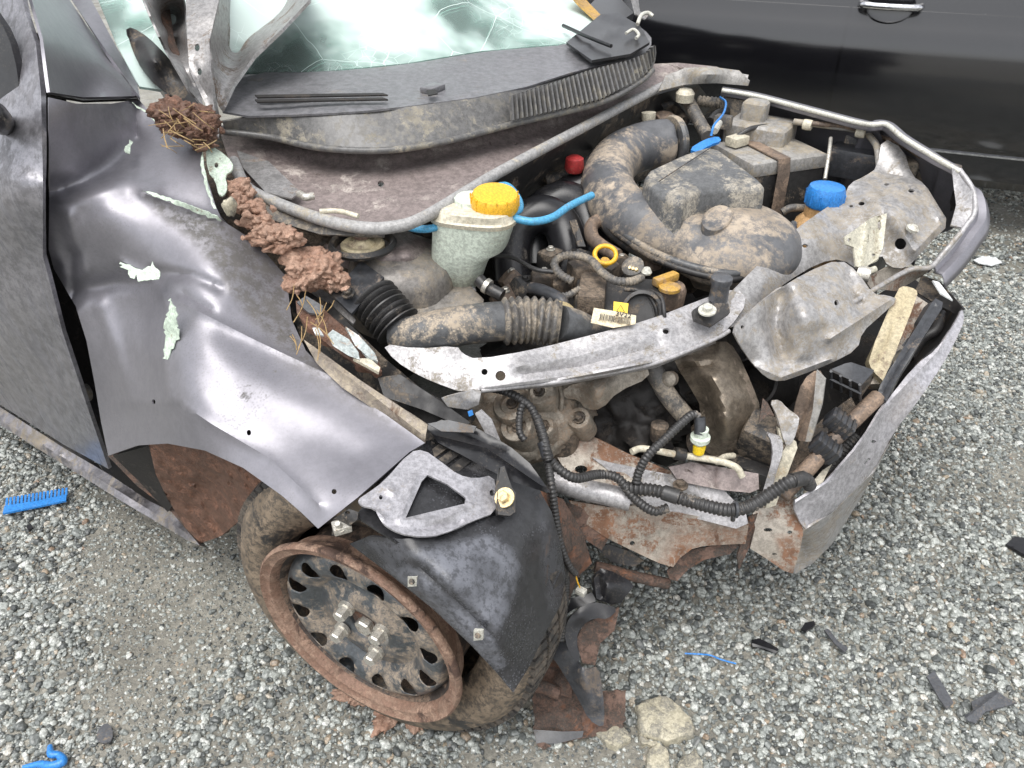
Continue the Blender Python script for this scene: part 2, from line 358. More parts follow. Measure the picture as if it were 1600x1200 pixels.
def sweep(path, rad, seg=12, flat=1.):
    path = np.asarray(path, float); n = len(path); rad = np.broadcast_to(rad, (n,)) if np.ndim(rad) < 2 else rad
    tg = np.gradient(path, axis=0); tg /= np.linalg.norm(tg, axis=1)[:, None]+1e-12
    up = np.array([0, 0, 1.]) if abs(tg[0][2]) < .9 else np.array([1., 0, 0])
    a = np.cross(tg[0], up); a /= np.linalg.norm(a); vs = []; fs = []
    for i in range(n):
        a = a-tg[i]*(a@tg[i]); a /= np.linalg.norm(a); b_ = np.cross(tg[i], a)
        for k in range(seg):
            th = 2*pi*k/seg; vs.append(path[i]+rad[i]*(cos(th)*a+sin(th)*b_*flat))
    for i in range(n-1):
        for k in range(seg):
            k2 = (k+1) % seg; fs.append((i*seg+k, i*seg+k2, (i+1)*seg+k2, (i+1)*seg+k))
    fs.append(tuple(range(seg))[::-1]); fs.append(tuple((n-1)*seg+k for k in range(seg)))
    return vs, fs
def tube(name, pts, rpx, mat, parent=None, corr=0, pitch=.008, seg=12, n=8, taper=None, world=False):
    W = [np.asarray(p, float) if world else Q(p) for p in pts]; r = rpx if world else m(np.mean(W, 0), rpx)
    path = crom(W, n)
    if corr:
        L = np.r_[0, np.cumsum(np.linalg.norm(np.diff(path, axis=0), axis=1))]; k = max(4, int(L[-1]/pitch*5)); s = np.linspace(0, L[-1], k)
        path = np.stack([np.interp(s, L, path[:, j]) for j in range(3)], 1)
        rad = r*(1-corr*(.5+.5*np.cos(2*pi*s/pitch))**1.5)
    else: rad = np.full(len(path), r)
    if taper is not None: rad = rad*np.interp(np.linspace(0, 1, len(path)), np.linspace(0, 1, len(taper)), taper)
    v, f = sweep(path, rad, seg); return pyd(name, v, f, mat, parent, 60)
def lathe(name, c, axis, prof, mat, parent=None, seg=32, smooth=40, cap=True, xdir=None, flat=1.):
    """prof: list of (radius, height along axis)."""
    ax = np.asarray(axis, float); ax /= np.linalg.norm(ax); c = np.asarray(c, float)
    h = np.array([0, 0, 1.]) if abs(ax[2]) < .9 else (cu if xdir is None else np.asarray(xdir, float))
    a = np.cross(ax, h); a /= np.linalg.norm(a); b_ = np.cross(ax, a); vs = []; fs = []
    for r, z in prof:
        for k in range(seg):
            t = 2*pi*k/seg; vs.append(c+ax*z+r*(cos(t)*a*flat+sin(t)*b_))
    n = len(prof)
    for i in range(n-1):
        for k in range(seg):
            k2 = (k+1) % seg; fs.append((i*seg+k, i*seg+k2, (i+1)*seg+k2, (i+1)*seg+k))
    if cap: fs.append(tuple(range(seg))[::-1]); fs.append(tuple((n-1)*seg+k for k in range(seg)))
    o = pyd(name, vs, fs, mat, parent, smooth)
    return o
def hexbolt(name, c, axis, r, h, mat, parent, flange=1.5):
    ax = np.asarray(axis, float)/np.linalg.norm(axis); c = np.asarray(c, float); a = np.cross(ax, [0.3, .2, .93]); a /= np.linalg.norm(a); b_ = np.cross(ax, a)
    vs = []; fs = []
    def ring(rr, z, n, off=0):
        i0 = len(vs)
        for k in range(n): t = 2*pi*k/n+off; vs.append(c+ax*z+rr*(cos(t)*a+sin(t)*b_))
        return i0
    def wall(i, j, n):
        for k in range(n): fs.append((i+k, i+(k+1) % n, j+(k+1) % n, j+k))
    i = ring(r*flange, 0, 18); j = ring(r*flange, h*.25, 18); wall(i, j, 18); fs.append(tuple(j+k for k in range(18)))
    i = ring(r, h*.25, 6); j = ring(r, h*.9, 6); k2 = ring(r*.85, h, 6); wall(i, j, 6); wall(j, k2, 6); fs.append(tuple(k2+k for k in range(6)))
    return pyd(name, vs, fs, mat, parent, 25)
def rbox(name, c, dims, mat, parent=None, yaw=None, bev=.006, tilt=None, taper=1., seg=2):
    """box with rounded edges centred at c, dims along car forward, car lateral, up."""
    bm = bmesh.new(); bmesh.ops.create_cube(bm, size=1.)
    for v in bm.verts:
        k = taper if v.co.z < 0 else 1.
        v.co = Vector((v.co.x*dims[0]*k, v.co.y*dims[1]*k, v.co.z*dims[2]))
    if bev: bmesh.ops.bevel(bm, geom=list(bm.edges), offset=bev, segments=seg, affect='EDGES', profile=.6)
    M = Matrix.Rotation(YAW if yaw is None else yaw, 4, 'Z')
    if tilt: M = M @ Matrix.Rotation(tilt[0], 4, 'X') @ Matrix.Rotation(tilt[1], 4, 'Y')
    bmesh.ops.transform(bm, matrix=Matrix.Translation(Vector(c)) @ M, verts=bm.verts)
    me = bpy.data.meshes.new(name); bm.to_mesh(me); bm.free(); return link(name, me, mat, parent, 35)
def blob(name, c, r3, mat, parent=None, amp=.25, fr=12, sub=4, yaw=0, seed=0, sharp=False):
    bm = bmesh.new(); bmesh.ops.create_icosphere(bm, subdivisions=sub, radius=1.); R = Matrix.Rotation(yaw, 3, 'Z')
    s = Vector((seed*7.3, seed*3.1, seed*5.7))
    for v in bm.verts:
        p = Vector((v.co.x*r3[0], v.co.y*r3[1], v.co.z*r3[2])); q = (p*fr)+s
        n_ = (mnoise.fractal(q, .75, 2.1, 6)+.35*mnoise.noise(q*5.3)) if not sharp else mnoise.ridged_multi_fractal(q, 1., 2., 4, 1., 2.)*.4
        v.co = R @ (p*(1+amp*n_)) + Vector(c)
    me = bpy.data.meshes.new(name); bm.to_mesh(me); bm.free(); return link(name, me, mat, parent, 0)
def slab(name, outline, th, mat, parent=None, smooth=40):
    """flat polygon plate with thickness; outline as 3D points."""
    W = np.array([np.asarray(p, float) for p in outline]); c = W.mean(0); u_, s_, vt = np.linalg.svd(W-c); nrm = vt[2]
    if nrm @ (C0-c) < 0: nrm = -nrm
    n = len(W); vs = list(W)+list(W-nrm*th); area = sum(np.cross(W[i]-c, W[(i+1) % n]-c) for i in range(n)) @ nrm
    o = list(range(n)) if area > 0 else list(range(n))[::-1]
    fs = [tuple(o), tuple(i+n for i in o[::-1])]+[(o[(k+1) % n], o[k], o[k]+n, o[(k+1) % n]+n) for k in range(n)]
    return pyd(name, vs, fs, mat, parent, smooth)
def bar(name, a, b_, r, mat, par): tube(name, [a, tuple((np.array(a)+np.array(b_))/2), b_], r, mat, par, seg=5, n=2)
def plate(name, pts, mat, parent=None, th=.002): return slab(name, [Q(p) for p in pts], th, mat, parent)

# ------------------------------------------------------------------ ground and gravel
def silt(x, y):                        # 0 = loose gravel, 1 = wet silt
    n = mnoise.fractal(Vector((x*1.35+3.1, y*1.35-1.2, .3)), 1., 2., 4)
    return min(1, max(0, (n-.09)/.22+.25))
def gh(x, y): return .010*mnoise.noise(Vector((x*2.1, y*2.1, 5.)))+.004*mnoise.noise(Vector((x*9, y*9, 2.)))
def ground():
    xs = np.r_[-400, -80, -20, -8, np.arange(-4, 5.01, .045), 9, 20, 80, 400]
    ys = np.r_[-400, -80, -20, -5, -2, np.arange(-1, 6.01, .045), 9, 20, 80, 400]
    vs = [(x, y, gh(x, y) if (-5 < x < 6 and -2 < y < 7) else 0) for y in ys for x in xs]; nx = len(xs)
    fs = [(j*nx+i, j*nx+i+1, (j+1)*nx+i+1, (j+1)*nx+i) for j in range(len(ys)-1) for i in range(nx-1)]
    mt, nt, b = nodes_of('wet_silt'); tc = N(nt, 'ShaderNodeTexCoord')
    def noi(sc, det=6, rg=.6):
        n = N(nt, 'ShaderNodeTexNoise', Scale=float(sc), Detail=float(det), Roughness=rg); nt.links.new(tc.outputs['Object'], n.inputs['Vector']); return n.outputs['Fac']
    c = mixc(nt, ramp(nt, noi(2.2), .35, .65), (.20, .19, .16), (.32, .305, .26))
    vo = N(nt, 'ShaderNodeTexVoronoi', Scale=170.); nt.links.new(tc.outputs['Object'], vo.inputs['Vector'])
    sp = mul(nt, ramp(nt, vo.outputs['Distance'], .42, .18), ramp(nt, noi(38, 4), .45, .62))
    c = mixc(nt, sp, c, mixc(nt, vo.outputs['Color'], (.10, .105, .10), (.42, .43, .40)))
    c = mixc(nt, ramp(nt, noi(90, 5, .7), .42, .6), mixc(nt, .4, c, (.04, .04, .036)), c)
    nt.links.new(c, b.inputs['Base Color'])
    nt.links.new(mixf(nt, ramp(nt, noi(5), .4, .62), .28, .75), b.inputs['Roughness'])
    bp = N(nt, 'ShaderNodeBump', Strength=.7, Distance=.006); nt.links.new(mul(nt, mul(nt, noi(110, 6, .7), .7), mul(nt, sp, .6), 'ADD'), bp.inputs['Height']); nt.links.new(bp.outputs[0], b.inputs['Normal'])
    MATS['wet_silt'] = mt
    o = pyd('ground', vs, fs, 'wet_silt', None, 0); o['kind'] = 'structure'; o['label'] = 'wet silty gravel ground of the yard'; o['category'] = 'ground'
ground()
def gravel():
    mt, nt, b = nodes_of('gravel_stone'); oi = N(nt, 'ShaderNodeObjectInfo'); tc = N(nt, 'ShaderNodeTexCoord')
    cr = N(nt, 'ShaderNodeValToRGB'); e = cr.color_ramp.elements
    cols = [(0, (.06, .066, .066)), (.2, (.15, .16, .155)), (.42, (.27, .29, .275)), (.65, (.40, .42, .39)), (.85, (.55, .57, .53)), (.94, (.70, .71, .67)), (.985, (.40, .33, .24)), (1., (.30, .20, .14))]
    e[0].position, e[0].color = 0, (*cols[0][1], 1); e[1].position, e[1].color = 1, (*cols[-1][1], 1)
    for p_, c_ in cols[1:-1]: q = e.new(p_); q.color = (*c_, 1)
    nt.links.new(oi.outputs['Random'], cr.inputs[0])
    nz = N(nt, 'ShaderNodeTexNoise', Scale=2.2, Detail=5., Roughness=.7); nt.links.new(tc.outputs['Object'], nz.inputs['Vector'])
    c = mixc(nt, ramp(nt, nz.outputs['Fac'], .38, .62), mixc(nt, .55, cr.outputs[0], (.03, .033, .03)), cr.outputs[0])
    nt.links.new(c, b.inputs['Base Color']); b.inputs['Roughness'].default_value = .34
    MATS['gravel_stone'] = mt
    sc = bpy.data.collections.new('stone_shapes')
    for k in range(10):
        bm = bmesh.new(); bmesh.ops.create_icosphere(bm, subdivisions=2, radius=1.); sx, sy, sz = random.uniform(.8, 1.3), random.uniform(.65, 1.), random.uniform(.5, .8)
        pl = [(Vector((random.gauss(0, 1), random.gauss(0, 1), random.gauss(0, 1))).normalized(), random.uniform(.6, .88)) for _ in range(9)]
        for v in bm.verts:
            p = v.co.copy()
            for nn, dd in pl:
                t = p.dot(nn)
                if t > dd: p -= nn*(t-dd)
            p *= 1+.1*mnoise.noise(p*2+Vector((k*5, 0, 0))); v.co = Vector((p.x*sx, p.y*sy, p.z*sz))
        me = bpy.data.meshes.new('stone_shape'); bm.to_mesh(me); bm.free()
        for p in me.polygons: p.use_smooth = k % 2 == 0
        me.materials.append(mt); sc.objects.link(bpy.data.objects.new('stone_shape', me))
    pts = []; scl = []
    def fill(x0, x1, y0, y1, d, r0, sg, keep=None):
        n = int((x1-x0)*(y1-y0)*d); X = rng.uniform(x0, x1, n); Y = rng.uniform(y0, y1, n); Rr = r0*np.exp(rng.normal(size=n)*sg)
        for x, y, r in zip(X, Y, Rr):
            u_, v_ = x*cu[0]+y*cu[1], x*cv[0]+y*cv[1]
            if u_ < -.72 and V0+.3 < v_ < V0+1.35: continue           # under the wreck
            s = silt(x, y)
            if rng.random() < s*.36: continue
            r = min(r, .014)*(1-.35*s); pts.append((x, y, gh(x, y)+r*(.28-.5*s*rng.random()))); scl.append(r)
    fill(-2.0, 2.2, .15, 2.6, 15500, .0056, .34)
    fill(-2.0, 2.2, .15, 2.6, 14000, .0030, .28)
    fill(-3.2, 3.6, 2.6, 4.6, 4500, .0075, .3); fill(2.2, 3.6, .1, 2.6, 4500, .0075, .3); fill(-3.2, -2.0, .1, 2.6, 4500, .0075, .3)
    me = bpy.data.meshes.new('gravel'); me.from_pydata(pts, [], []); at = me.attributes.new('siz', 'FLOAT', 'POINT'); at.data.foreach_set('value', np.array(scl, dtype=np.float32))
    o = bpy.data.objects.new('gravel', me); COL.objects.link(o); o['kind'] = 'stuff'; o['label'] = 'loose wet grey crushed gravel covering the yard'; o['category'] = 'gravel'
    g = bpy.data.node_groups.new('scatter', 'GeometryNodeTree'); g.interface.new_socket('Geometry', in_out='INPUT', socket_type='NodeSocketGeometry'); g.interface.new_socket('Geometry', in_out='OUTPUT', socket_type='NodeSocketGeometry')
    a = g.nodes.new('NodeGroupInput'); z = g.nodes.new('NodeGroupOutput'); ip = g.nodes.new('GeometryNodeInstanceOnPoints'); ci = g.nodes.new('GeometryNodeCollectionInfo')
    ci.inputs['Collection'].default_value = sc; ci.inputs['Separate Children'].default_value = True; ci.inputs['Reset Children'].default_value = True
    ip.inputs['Pick Instance'].default_value = True
    rv = g.nodes.new('FunctionNodeRandomValue'); rv.data_type = 'FLOAT_VECTOR'; rv.inputs[0].default_value = (-.6, -.6, 0); rv.inputs[1].default_value = (.6, .6, 6.28)
    na = g.nodes.new('GeometryNodeInputNamedAttribute'); na.data_type = 'FLOAT'; na.inputs['Name'].default_value = 'siz'
    L = g.links.new; L(a.outputs[0], ip.inputs['Points']); L(ci.outputs[0], ip.inputs['Instance']); L(rv.outputs[0], ip.inputs['Rotation']); L(na.outputs[0], ip.inputs['Scale']); L(ip.outputs[0], z.inputs[0])
    md = o.modifiers.new('scatter', 'NODES'); md.node_group = g
gravel()

# ------------------------------------------------------------------ black car parked behind
def black_car():
    a = radians(-21); e1 = np.array([cos(a), sin(a), 0]); e2 = np.array([sin(a), -cos(a), 0]); up = np.array([0, 0, 1.])
    A = P(1450, 238, .33); base = A.copy(); base[2] = 0
    def hit(x, y):
        r = ray(x, y); return C0+r*((A-C0)@e2)/(r@e2)
    root = empty('black_car', base-e2*.85); tag(root, 'glossy black car parked behind the wreck, its side doors closed', 'car')
    gap = (hit(1318, 60)-A)@e1
    prof = [(-.16, .17), (-.06, .19), (-.012, .235), (0, .30), (.0, .345), (.022, .38), (.045, .48), (.06, .60), (.058, .70), (.048, .765), (.032, .795), (.014, .85), (-.022, .95), (-.055, 1.03)]
    def strip(name, s0, s1, pr, mat, par, off=0., th=.02, endround=True, ns=None):
        pr = np.array(pr); n = len(pr); ss = np.linspace(s0, s1, ns or max(2, int((s1-s0)/.12))); vs = []; fs = []
        for s in ss:
            bow = -.05*((s-.1)/2.1)**2
            for o_, z_ in pr: vs.append(base+e1*s+e2*(o_+off+bow)+up*z_)
        k0 = len(vs)
        for s in ss:
            bow = -.05*((s-.1)/2.1)**2
            for o_, z_ in pr: vs.append(base+e1*s+e2*(o_+off+bow-th)+up*z_)
        K = len(ss)
        for i in range(K-1):
            for j in range(n-1):
                q = i*n+j; fs += [(q, q+n, q+n+1, q+1), (k0+q, k0+q+1, k0+q+n+1, k0+q+n)]
            fs += [(i*n, k0+i*n, k0+i*n+n, i*n+n), (i*n+n-1, i*n+2*n-1, k0+i*n+2*n-1, k0+i*n+n-1)]
        for i in (0, K-1):
            for j in range(n-1):
                q = i*n+j; f_ = (q, q+1, k0+q+1, k0+q); fs.append(f_ if i == 0 else f_[::-1])
        return pyd(name, vs, fs, mat, par, 30)
    strip('body_side', -2.0, 2.35, prof, 'car_black', root, -.008)
    # opposite flank, bonnet, roof and ends
    full = [(-.16, .17)]+[(o_-.0, z_) for o_, z_ in prof[2:]]; top = [(-.02, 1.03), (-.30, 1.42), (-.5, 1.47), (-1.2, 1.47), (-1.4, 1.42), (-1.68, 1.03)]
    strip('roof', -1.35, .95, [(-.30, 1.43), (-.45, 1.475), (-.85, 1.49), (-1.25, 1.475), (-1.4, 1.43)], 'car_black', root, 0, .03)
    strip('bonnet', .95, 2.35, [(-.03, 1.0), (-.2, 1.04), (-.85, 1.07), (-1.5, 1.04), (-1.67, 1.0)], 'car_black', root, 0, .03)
    strip('boot_lid', -2.0, -1.35, [(-.03, 1.0), (-.2, 1.04), (-.85, 1.06), (-1.5, 1.04), (-1.67, 1.0)], 'car_black', root, 0, .03)
    strip('far_side', -2.0, 2.35, [(-1.7-o_, z_) for o_, z_ in prof[::-1]], 'car_black', root, 0, -.02)
    for s in (-2.02, 2.35): slab('end_panel', [base+e1*s+e2*o_+up*z_ for o_, z_ in ((-.05, .2), (-1.65, .2), (-1.7, .6), (-1.62, 1.0), (-.08, 1.0), (0, .6))], .03, 'car_black', root)
    dp = prof[5:12]
    spans = [(gap+.005, gap+1.10), (gap-1.02, gap-.005)]
    for nm, (s0, s1) in zip(('front_door', 'rear_door'), spans):
        d = strip(nm, s0, s1, prof[4:12], 'car_black', root, .004, .03)
        if nm == 'front_door' : hs_ = hit(1392, 6)
        else: hs_ = hit(1392, 6)-e1*1.08
        if nm == 'front_door':
            hz = hs_[2]; c = base+e1*((hs_-base)@e1)+up*hz
            tube('door_handle', [c+e1*q+e2*o_ for q, o_ in ((-.105, .03), (-.09, .062), (0, .075), (.09, .062), (.105, .03))], .013, 'chrome', d, world=True)
            lathe('handle_recess', c+e2*.028, e2, [(.062, 0), (.06, .012), (.05, .006)], 'car_black', d, flat=1.4)
        strip('window', s0+.05, s1-.05, [(-.07, 1.04), (-.30, 1.39)], 'dark_glass', root, 0, .01)
    strip('window_seal', gap-1.02, gap+1.1, [(-.03, .992), (-.05, 1.035)], 'car_trim', root, 0, .02)
    strip('sill_trim', -1.1, 1.6, [(.004, .335), (.009, .338), (.009, .345), (.004, .348)], 'chrome', root, 0, .004)
    for s in (-1.32, 1.62):
        for side in (-.12, -1.45):
            c = base+e1*s+e2*side+up*.31; g = lathe('wheel', c, e2, [(.2, -.1), (.28, -.1), (.305, -.08), (.31, 0), (.305, .08), (.28, .1), (.2, .1)], 'tread', root)
            lathe('rim', c, e2, [(.03, .07), (.12, .06), (.19, .09), (.205, .102), (.205, 0)], 'zinc', g)
black_car()

# ------------------------------------------------------------------ the wreck
wc = P(620, 700, .3); wc[2] = 0
CAR = empty('wrecked_car', wc)
tag(CAR, 'dark grey car with crushed front corner, crumpled fender and bare engine bay', 'car')
# --- body side
door = panel('front_door', [(22, -60, 's', -.17), (40, 20, 's', -.14), (56, 68, 's', -.11), (64, 145, 's', -.07), (67, 270, 's', -.02), (67, 400, 's', .0), (98, 520, 's', .0), (138, 640, 's', -.005), (170, 733, 's', -.02),
      (100, 695, 's', -.02), (0, 632, 's', -.02), (-230, 500, 's', -.02), (-230, -60, 's', -.2)],
      [(-60, 300, 's', .02), (-60, 450, 's', .02), (30, 300, 's', .012), (40, 480, 's', .015), (0, 560, 's', .005)], 'paint_door', CAR, .008, 12,
      bumps=[([(-230, 200), (0, 268), (72, 290)], 10, .006), ([(-40, 380), (40, 420)], 60, -.012)])
panel('mirror_sail', [(-60, -40, 's', -.10), (0, 30, 's', -.095), (22, 80, 's', -.085), (34, 165, 's', -.06), (45, 252, 's', -.022), (40, 256, 's', -.015), (0, 240, 's', -.01), (-60, 225, 's', -.01)], [], 'black_plastic', door, .012, 8, sm=1)
tube('mirror_arm', [(-60, 170, 's', .02), (-15, 180, 's', .01), (6, 195, 's', -.03)], 24, 'black_plastic', door, taper=[1.2, 1, .7])
panel('rocker_panel', [(-230, 500, 's', -.03), (0, 636, 's', -.03), (100, 700, 's', -.03), (172, 742, 's', -.035), (232, 782, 's', -.035), (268, 800, 's', -.03), (312, 852, 's', 0), (296, 846, 's', .0), (190, 783, 's', .0), (0, 664, 's', .0), (-230, 520, 's', .0)],
      [(100, 716, 's', -.02), (230, 795, 's', -.02)], 'paint_scuffed', CAR, .03, 10, bumps=[([(-230, 512), (0, 655), (190, 770), (300, 838)], 3, .008)])
panel('sill_return', [(168, 712, .30), (215, 760, .26), (268, 800, .22), (312, 853, .165), (318, 838, .17), (270, 780, .24), (212, 730, .31), (176, 704, .33)], [], 'rust', CAR, .004, 8)
panel('hinge_pillar_shade', [(30, 40, 's', -.24), (75, 60, 's', -.22), (92, 130, 's', -.19), (100, 200, 's', -.16), (105, 330, 's', -.13), (30, 330, 's', -.11), (20, 150, 's', -.18)], [], 'engine_and_shade_dark', CAR, .01, 16)  # dark sheet behind the door edge, painting the shade of the gap
panel('inner_pillar_shade', [(20, 300, 's', -.09), (60, 440, 's', -.075), (110, 590, 's', -.07), (150, 720, 's', -.07), (190, 770, 's', -.08), (260, 800, 's', -.12), (270, 690, 's', -.14), (200, 560, 's', -.13), (150, 400, 's', -.15), (100, 300, 's', -.15)], [], 'engine_and_shade_dark', CAR, .01, 14)  # kept near black so the gap between door and fender reads as shaded
lathe('door_hinge', SP(141, 612, -.075), cv*-1+np.array([0, 0, .3]), [(.008, 0), (.02, .006), (.02, .03), (.008, .036)], 'tank_grey', CAR, 16)
panel('a_pillar', [(33, -60, 's', -.16), (67, 60, 's', -.11), (76, 130, 's', -.075), (78, 144, 's', -.075), (130, 152, .985), (214, 150, .975), (165, 82, 1.03), (110, 2, 1.09), (70, -60, 1.13)], [], 'paint', CAR, .005, 8, reg=.02)
panel('pillar_trim', [(72, -60, 1.125), (112, 0, 1.087), (168, 82, 1.027), (219, 153, .97), (214, 128, .975), (180, 70, 1.03), (143, 0, 1.09), (112, -60, 1.13)], [], 'paint', CAR, .006, 8)
panel('pillar_gap_shade', [(74, 147, 's', -.09), (130, 157, .97), (216, 154, .965), (213, 146, .95), (75, 135, .97)], [], 'engine_and_shade_dark', CAR, .004, 10)  # dark strip in place of the shade inside the open pillar gap
# --- crumpled fender
FZ = [(76, 152, 's', -.068), (120, 162, 's', -.09), (175, 162, .965), (216, 155, .955), (236, 176, .945), (267, 206, .93), (314, 224, .915), (320, 268, .90), (337, 322, .855), (348, 345, .835),
      (400, 378, .795), (447, 432, .74), (456, 500, .70), (478, 548, .68), (535, 606, .655), (600, 646, .635), (664, 692, .61), (640, 706, 'w', .03, .60), (590, 750, 'w', .03, .585), (559, 777, 'w', .03, .575), (497, 826, 'w', .03, .56),
      (470, 800, 'w', .03, .56), (440, 774, 'w', .03, .575), (380, 731, .588), (320, 704, .60), (262, 693, .535), (215, 696, .46), (169, 712, .335), (158, 660, 's', -.01), (148, 600, 's', -.01), (135, 532, 's', -.015), (118, 478, 's', -.02), (84, 420, 's', -.03), (76, 390, 's', -.025), (77, 300, 's', -.03)]
FC = [(140, 250, 's', -.10), (205, 222, .90), (100, 290, 's', -.075), (160, 262, 's', -.14), (260, 270, .895), (170, 330, 's', -.06), (230, 350, .835), (290, 360, .83), (120, 390, 's', -.055), (200, 405, .785), (180, 440, 's', -.085),
      (150, 470, 's', -.05), (228, 470, 's', -.10), (240, 520, 's', -.055), (236, 580, 's', -.02), (243, 630, 's', .02), (200, 560, 's', -.035), (170, 560, 's', -.02), (185, 640, 's', -.005), (215, 650, 's', .01),
      (270, 482, .748), (268, 520, .724), (264, 560, .701), (270, 612, .670), (290, 500, .735), (285, 560, .702), (290, 625, .664), (350, 520, .712), (420, 545, .692), (480, 585, .672), (560, 640, .642),
      (320, 600, .678), (400, 640, .651), (480, 690, .618), (560, 710, .603), (300, 655, .646), (340, 668, .637), (400, 706, .616), (380, 430, .775), (330, 420, .80), (430, 500, .718), (310, 470, .76)]
fender = panel('front_fender', FZ, FC, 'paint', CAR, .0025, 6, holes=[(240, 628, 2.8, 4), (389, 676, 3.5, 4.5), (522, 768, 4, 4.2)],
      bumps=[([(80, 298), (105, 294), (130, 284), (170, 256), (205, 218)], 20, -.024), ([(100, 320), (150, 300), (200, 285), (240, 300)], 16, .012),
             ([(190, 408), (235, 428), (262, 470), (266, 500), (258, 560), (268, 620)], 6, .010, 'c'), ([(85, 420), (110, 470), (115, 400)], 14, -.016),
             ([(120, 455), (180, 440), (240, 440)], 14, -.018), ([(280, 471), (400, 532), (540, 598), (664, 686)], 8, .007, 'c'),
             ([(190, 630), (280, 628), (330, 662), (420, 715), (500, 790)], 8, .006, 'c'), ([(240, 425), (300, 430), (345, 450)], 8, -.010), ([(285, 458), (330, 485)], 6, -.008),
             ([(225, 302), (300, 330), (345, 344)], 5, .012, 'c'), ([(160, 480), (185, 560), (205, 620)], 12, .010), ([(225, 500), (235, 600)], 14, -.006),
             ([(110, 340), (135, 420)], 12, .012), ([(213, 160), (214, 215)], 5, -.010, 'c'), ([(330, 540), (430, 610), (560, 680)], 26, .004), ([(300, 560), (350, 630)], 20, -.003)], crumple=(.0010, 12), reg=.025,
      dirt=[([(226, 306), (348, 347), (400, 380), (449, 434), (455, 498), (480, 550), (535, 606), (600, 645), (560, 625), (480, 575), (420, 528), (375, 480), (345, 430), (300, 375), (245, 330)], 9, .85), ([(90, 160), (210, 165), (205, 205), (140, 215)], 14, .35),
            ([(500, 560), (600, 640), (640, 690), (560, 640), (470, 590), (430, 560)], 10, .4)])
def flakes(pts, seed, amp=5):
    o = panel('paint_flake', pts, [], 'mint_primer', fender, .0015, 5, jagged=amp, crumple=(.002, 60)); return o
flakes([(186, 412, .795), (205, 414, .795), (225, 420, .792), (238, 408, .80), (250, 424, .79), (248, 436, .78), (225, 438, .78), (200, 428, .785)], 1, 2.5)
flakes([(266, 466, .772), (274, 480, .765), (278, 510, .735), (280, 530, .715), (270, 545, .70), (262, 562, .68), (254, 560, .675), (258, 530, .705), (256, 505, .735), (264, 486, .755)], 2, 2.5)
flakes([(222, 298, .895), (240, 301, .89), (290, 318, .883), (340, 338, .862), (346, 346, .85), (300, 330, .868), (250, 310, .888)], 3, 1)
flakes([(316, 228, .925), (319, 262, .91), (328, 300, .885), (338, 326, .865), (334, 326, .865), (322, 296, .885), (313, 258, .912)], 4, .8)
flakes([(194, 234, .925), (202, 218, .928), (208, 222, .925), (203, 240, .92)], 5, 1.5)
flakes([(206, 160, .965), (240, 178, .955), (262, 204, .94), (266, 212, .935), (256, 206, .935), (236, 184, .95)], 6, 1)
o = panel('mint_bracket', [(321, 226, .915), (341, 233, .91), (364, 253, .90), (363, 267, .89), (351, 273, .885), (356, 294, .87), (349, 307, .862), (341, 304, .865), (337, 283, .878), (324, 267, .892)], [], 'mint_primer', CAR, .003, 5, holes=[(338, 258, 3.2, 4)], sm=1)
# flange strip along the fender's inner edge
panel('fender_flange', [(474, 530, .70), (505, 552, .69), (560, 592, .675), (620, 632, .652), (668, 664, .632), (663, 694, .605), (630, 672, .618), (585, 640, .638), (535, 606, .66), (495, 568, .68)], [(570, 612, .664)], 'flange', CAR, .004, 7, bumps=[([(490, 550), (560, 600), (664, 682)], 5, .006)])
panel('inner_wing', [(440, 440, .70), (500, 455, .70), (540, 500, .685), (600, 560, .655), (660, 610, .63), (745, 650, .60), (720, 690, .55), (660, 690, .56), (600, 640, .58), (530, 590, .61), (470, 530, .65)], [], 'dirty_black', CAR, .003, 10, holes=[(683, 608, 7, 5)])
panel('inner_wing_lip', [(590, 590, .665), (625, 585, .665), (690, 628, .63), (735, 660, .60), (725, 668, .595), (660, 640, .625), (600, 620, .645)], [], 'dirty_black', CAR, .003, 7, crumple=(.004, 40))
# --- bonnet remnant
bon = panel('bonnet', [(483, -30, 1.11), (483, 0, 1.10), (440, 46, 1.055), (396, 88, 1.01), (365, 132, .975), (346, 172, .945), (341, 165, .95), (335, 120, .995), (328, 60, 1.05), (338, 0, 1.10), (340, -30, 1.125)],
      [(400, 20, 1.02), (370, 80, .985), (425, 10, 1.03)], 'bonnet_inner', CAR, .006, 7, bumps=[([(480, -20), (440, 40), (392, 84), (350, 165)], 5, .01)], crumple=(.006, 14))
panel('hinge_strip', [(286, -30, 1.13), (290, 0, 1.11), (293, 70, 1.055), (296, 110, 1.02), (310, 140, .99), (322, 165, .965), (334, 178, .95), (332, 205, .925), (342, 217, .915), (343, 180, .945), (330, 110, 1.02), (327, 65, 1.058), (342, 0, 1.115), (340, -30, 1.14)], [], 'bonnet_inner', bon, .003, 6, holes=[(308, 74, 4, 6), (312, 112, 3.5, 5.5)],
      bumps=[([(325, 60), (328, 120), (336, 175)], 5, .008), ([(300, 100), (320, 150)], 8, -.008)], crumple=(.003, 25))
panel('folded_edge', [(221, -10, 1.13), (236, 25, 1.10), (250, 57, 1.07), (270, 98, 1.03), (297, 142, .985), (318, 166, .96), (312, 140, .98), (296, 108, 1.015), (292, 60, 1.055), (287, 0, 1.105), (270, -10, 1.12)], [(262, 30, 1.055), (275, 70, 1.02)], 'bonnet_inner', bon, .004, 6,
      bumps=[([(245, 0), (262, 50), (300, 130)], 5, -.012), ([(225, 0), (255, 60), (300, 145)], 4, .008)], crumple=(.006, 22))
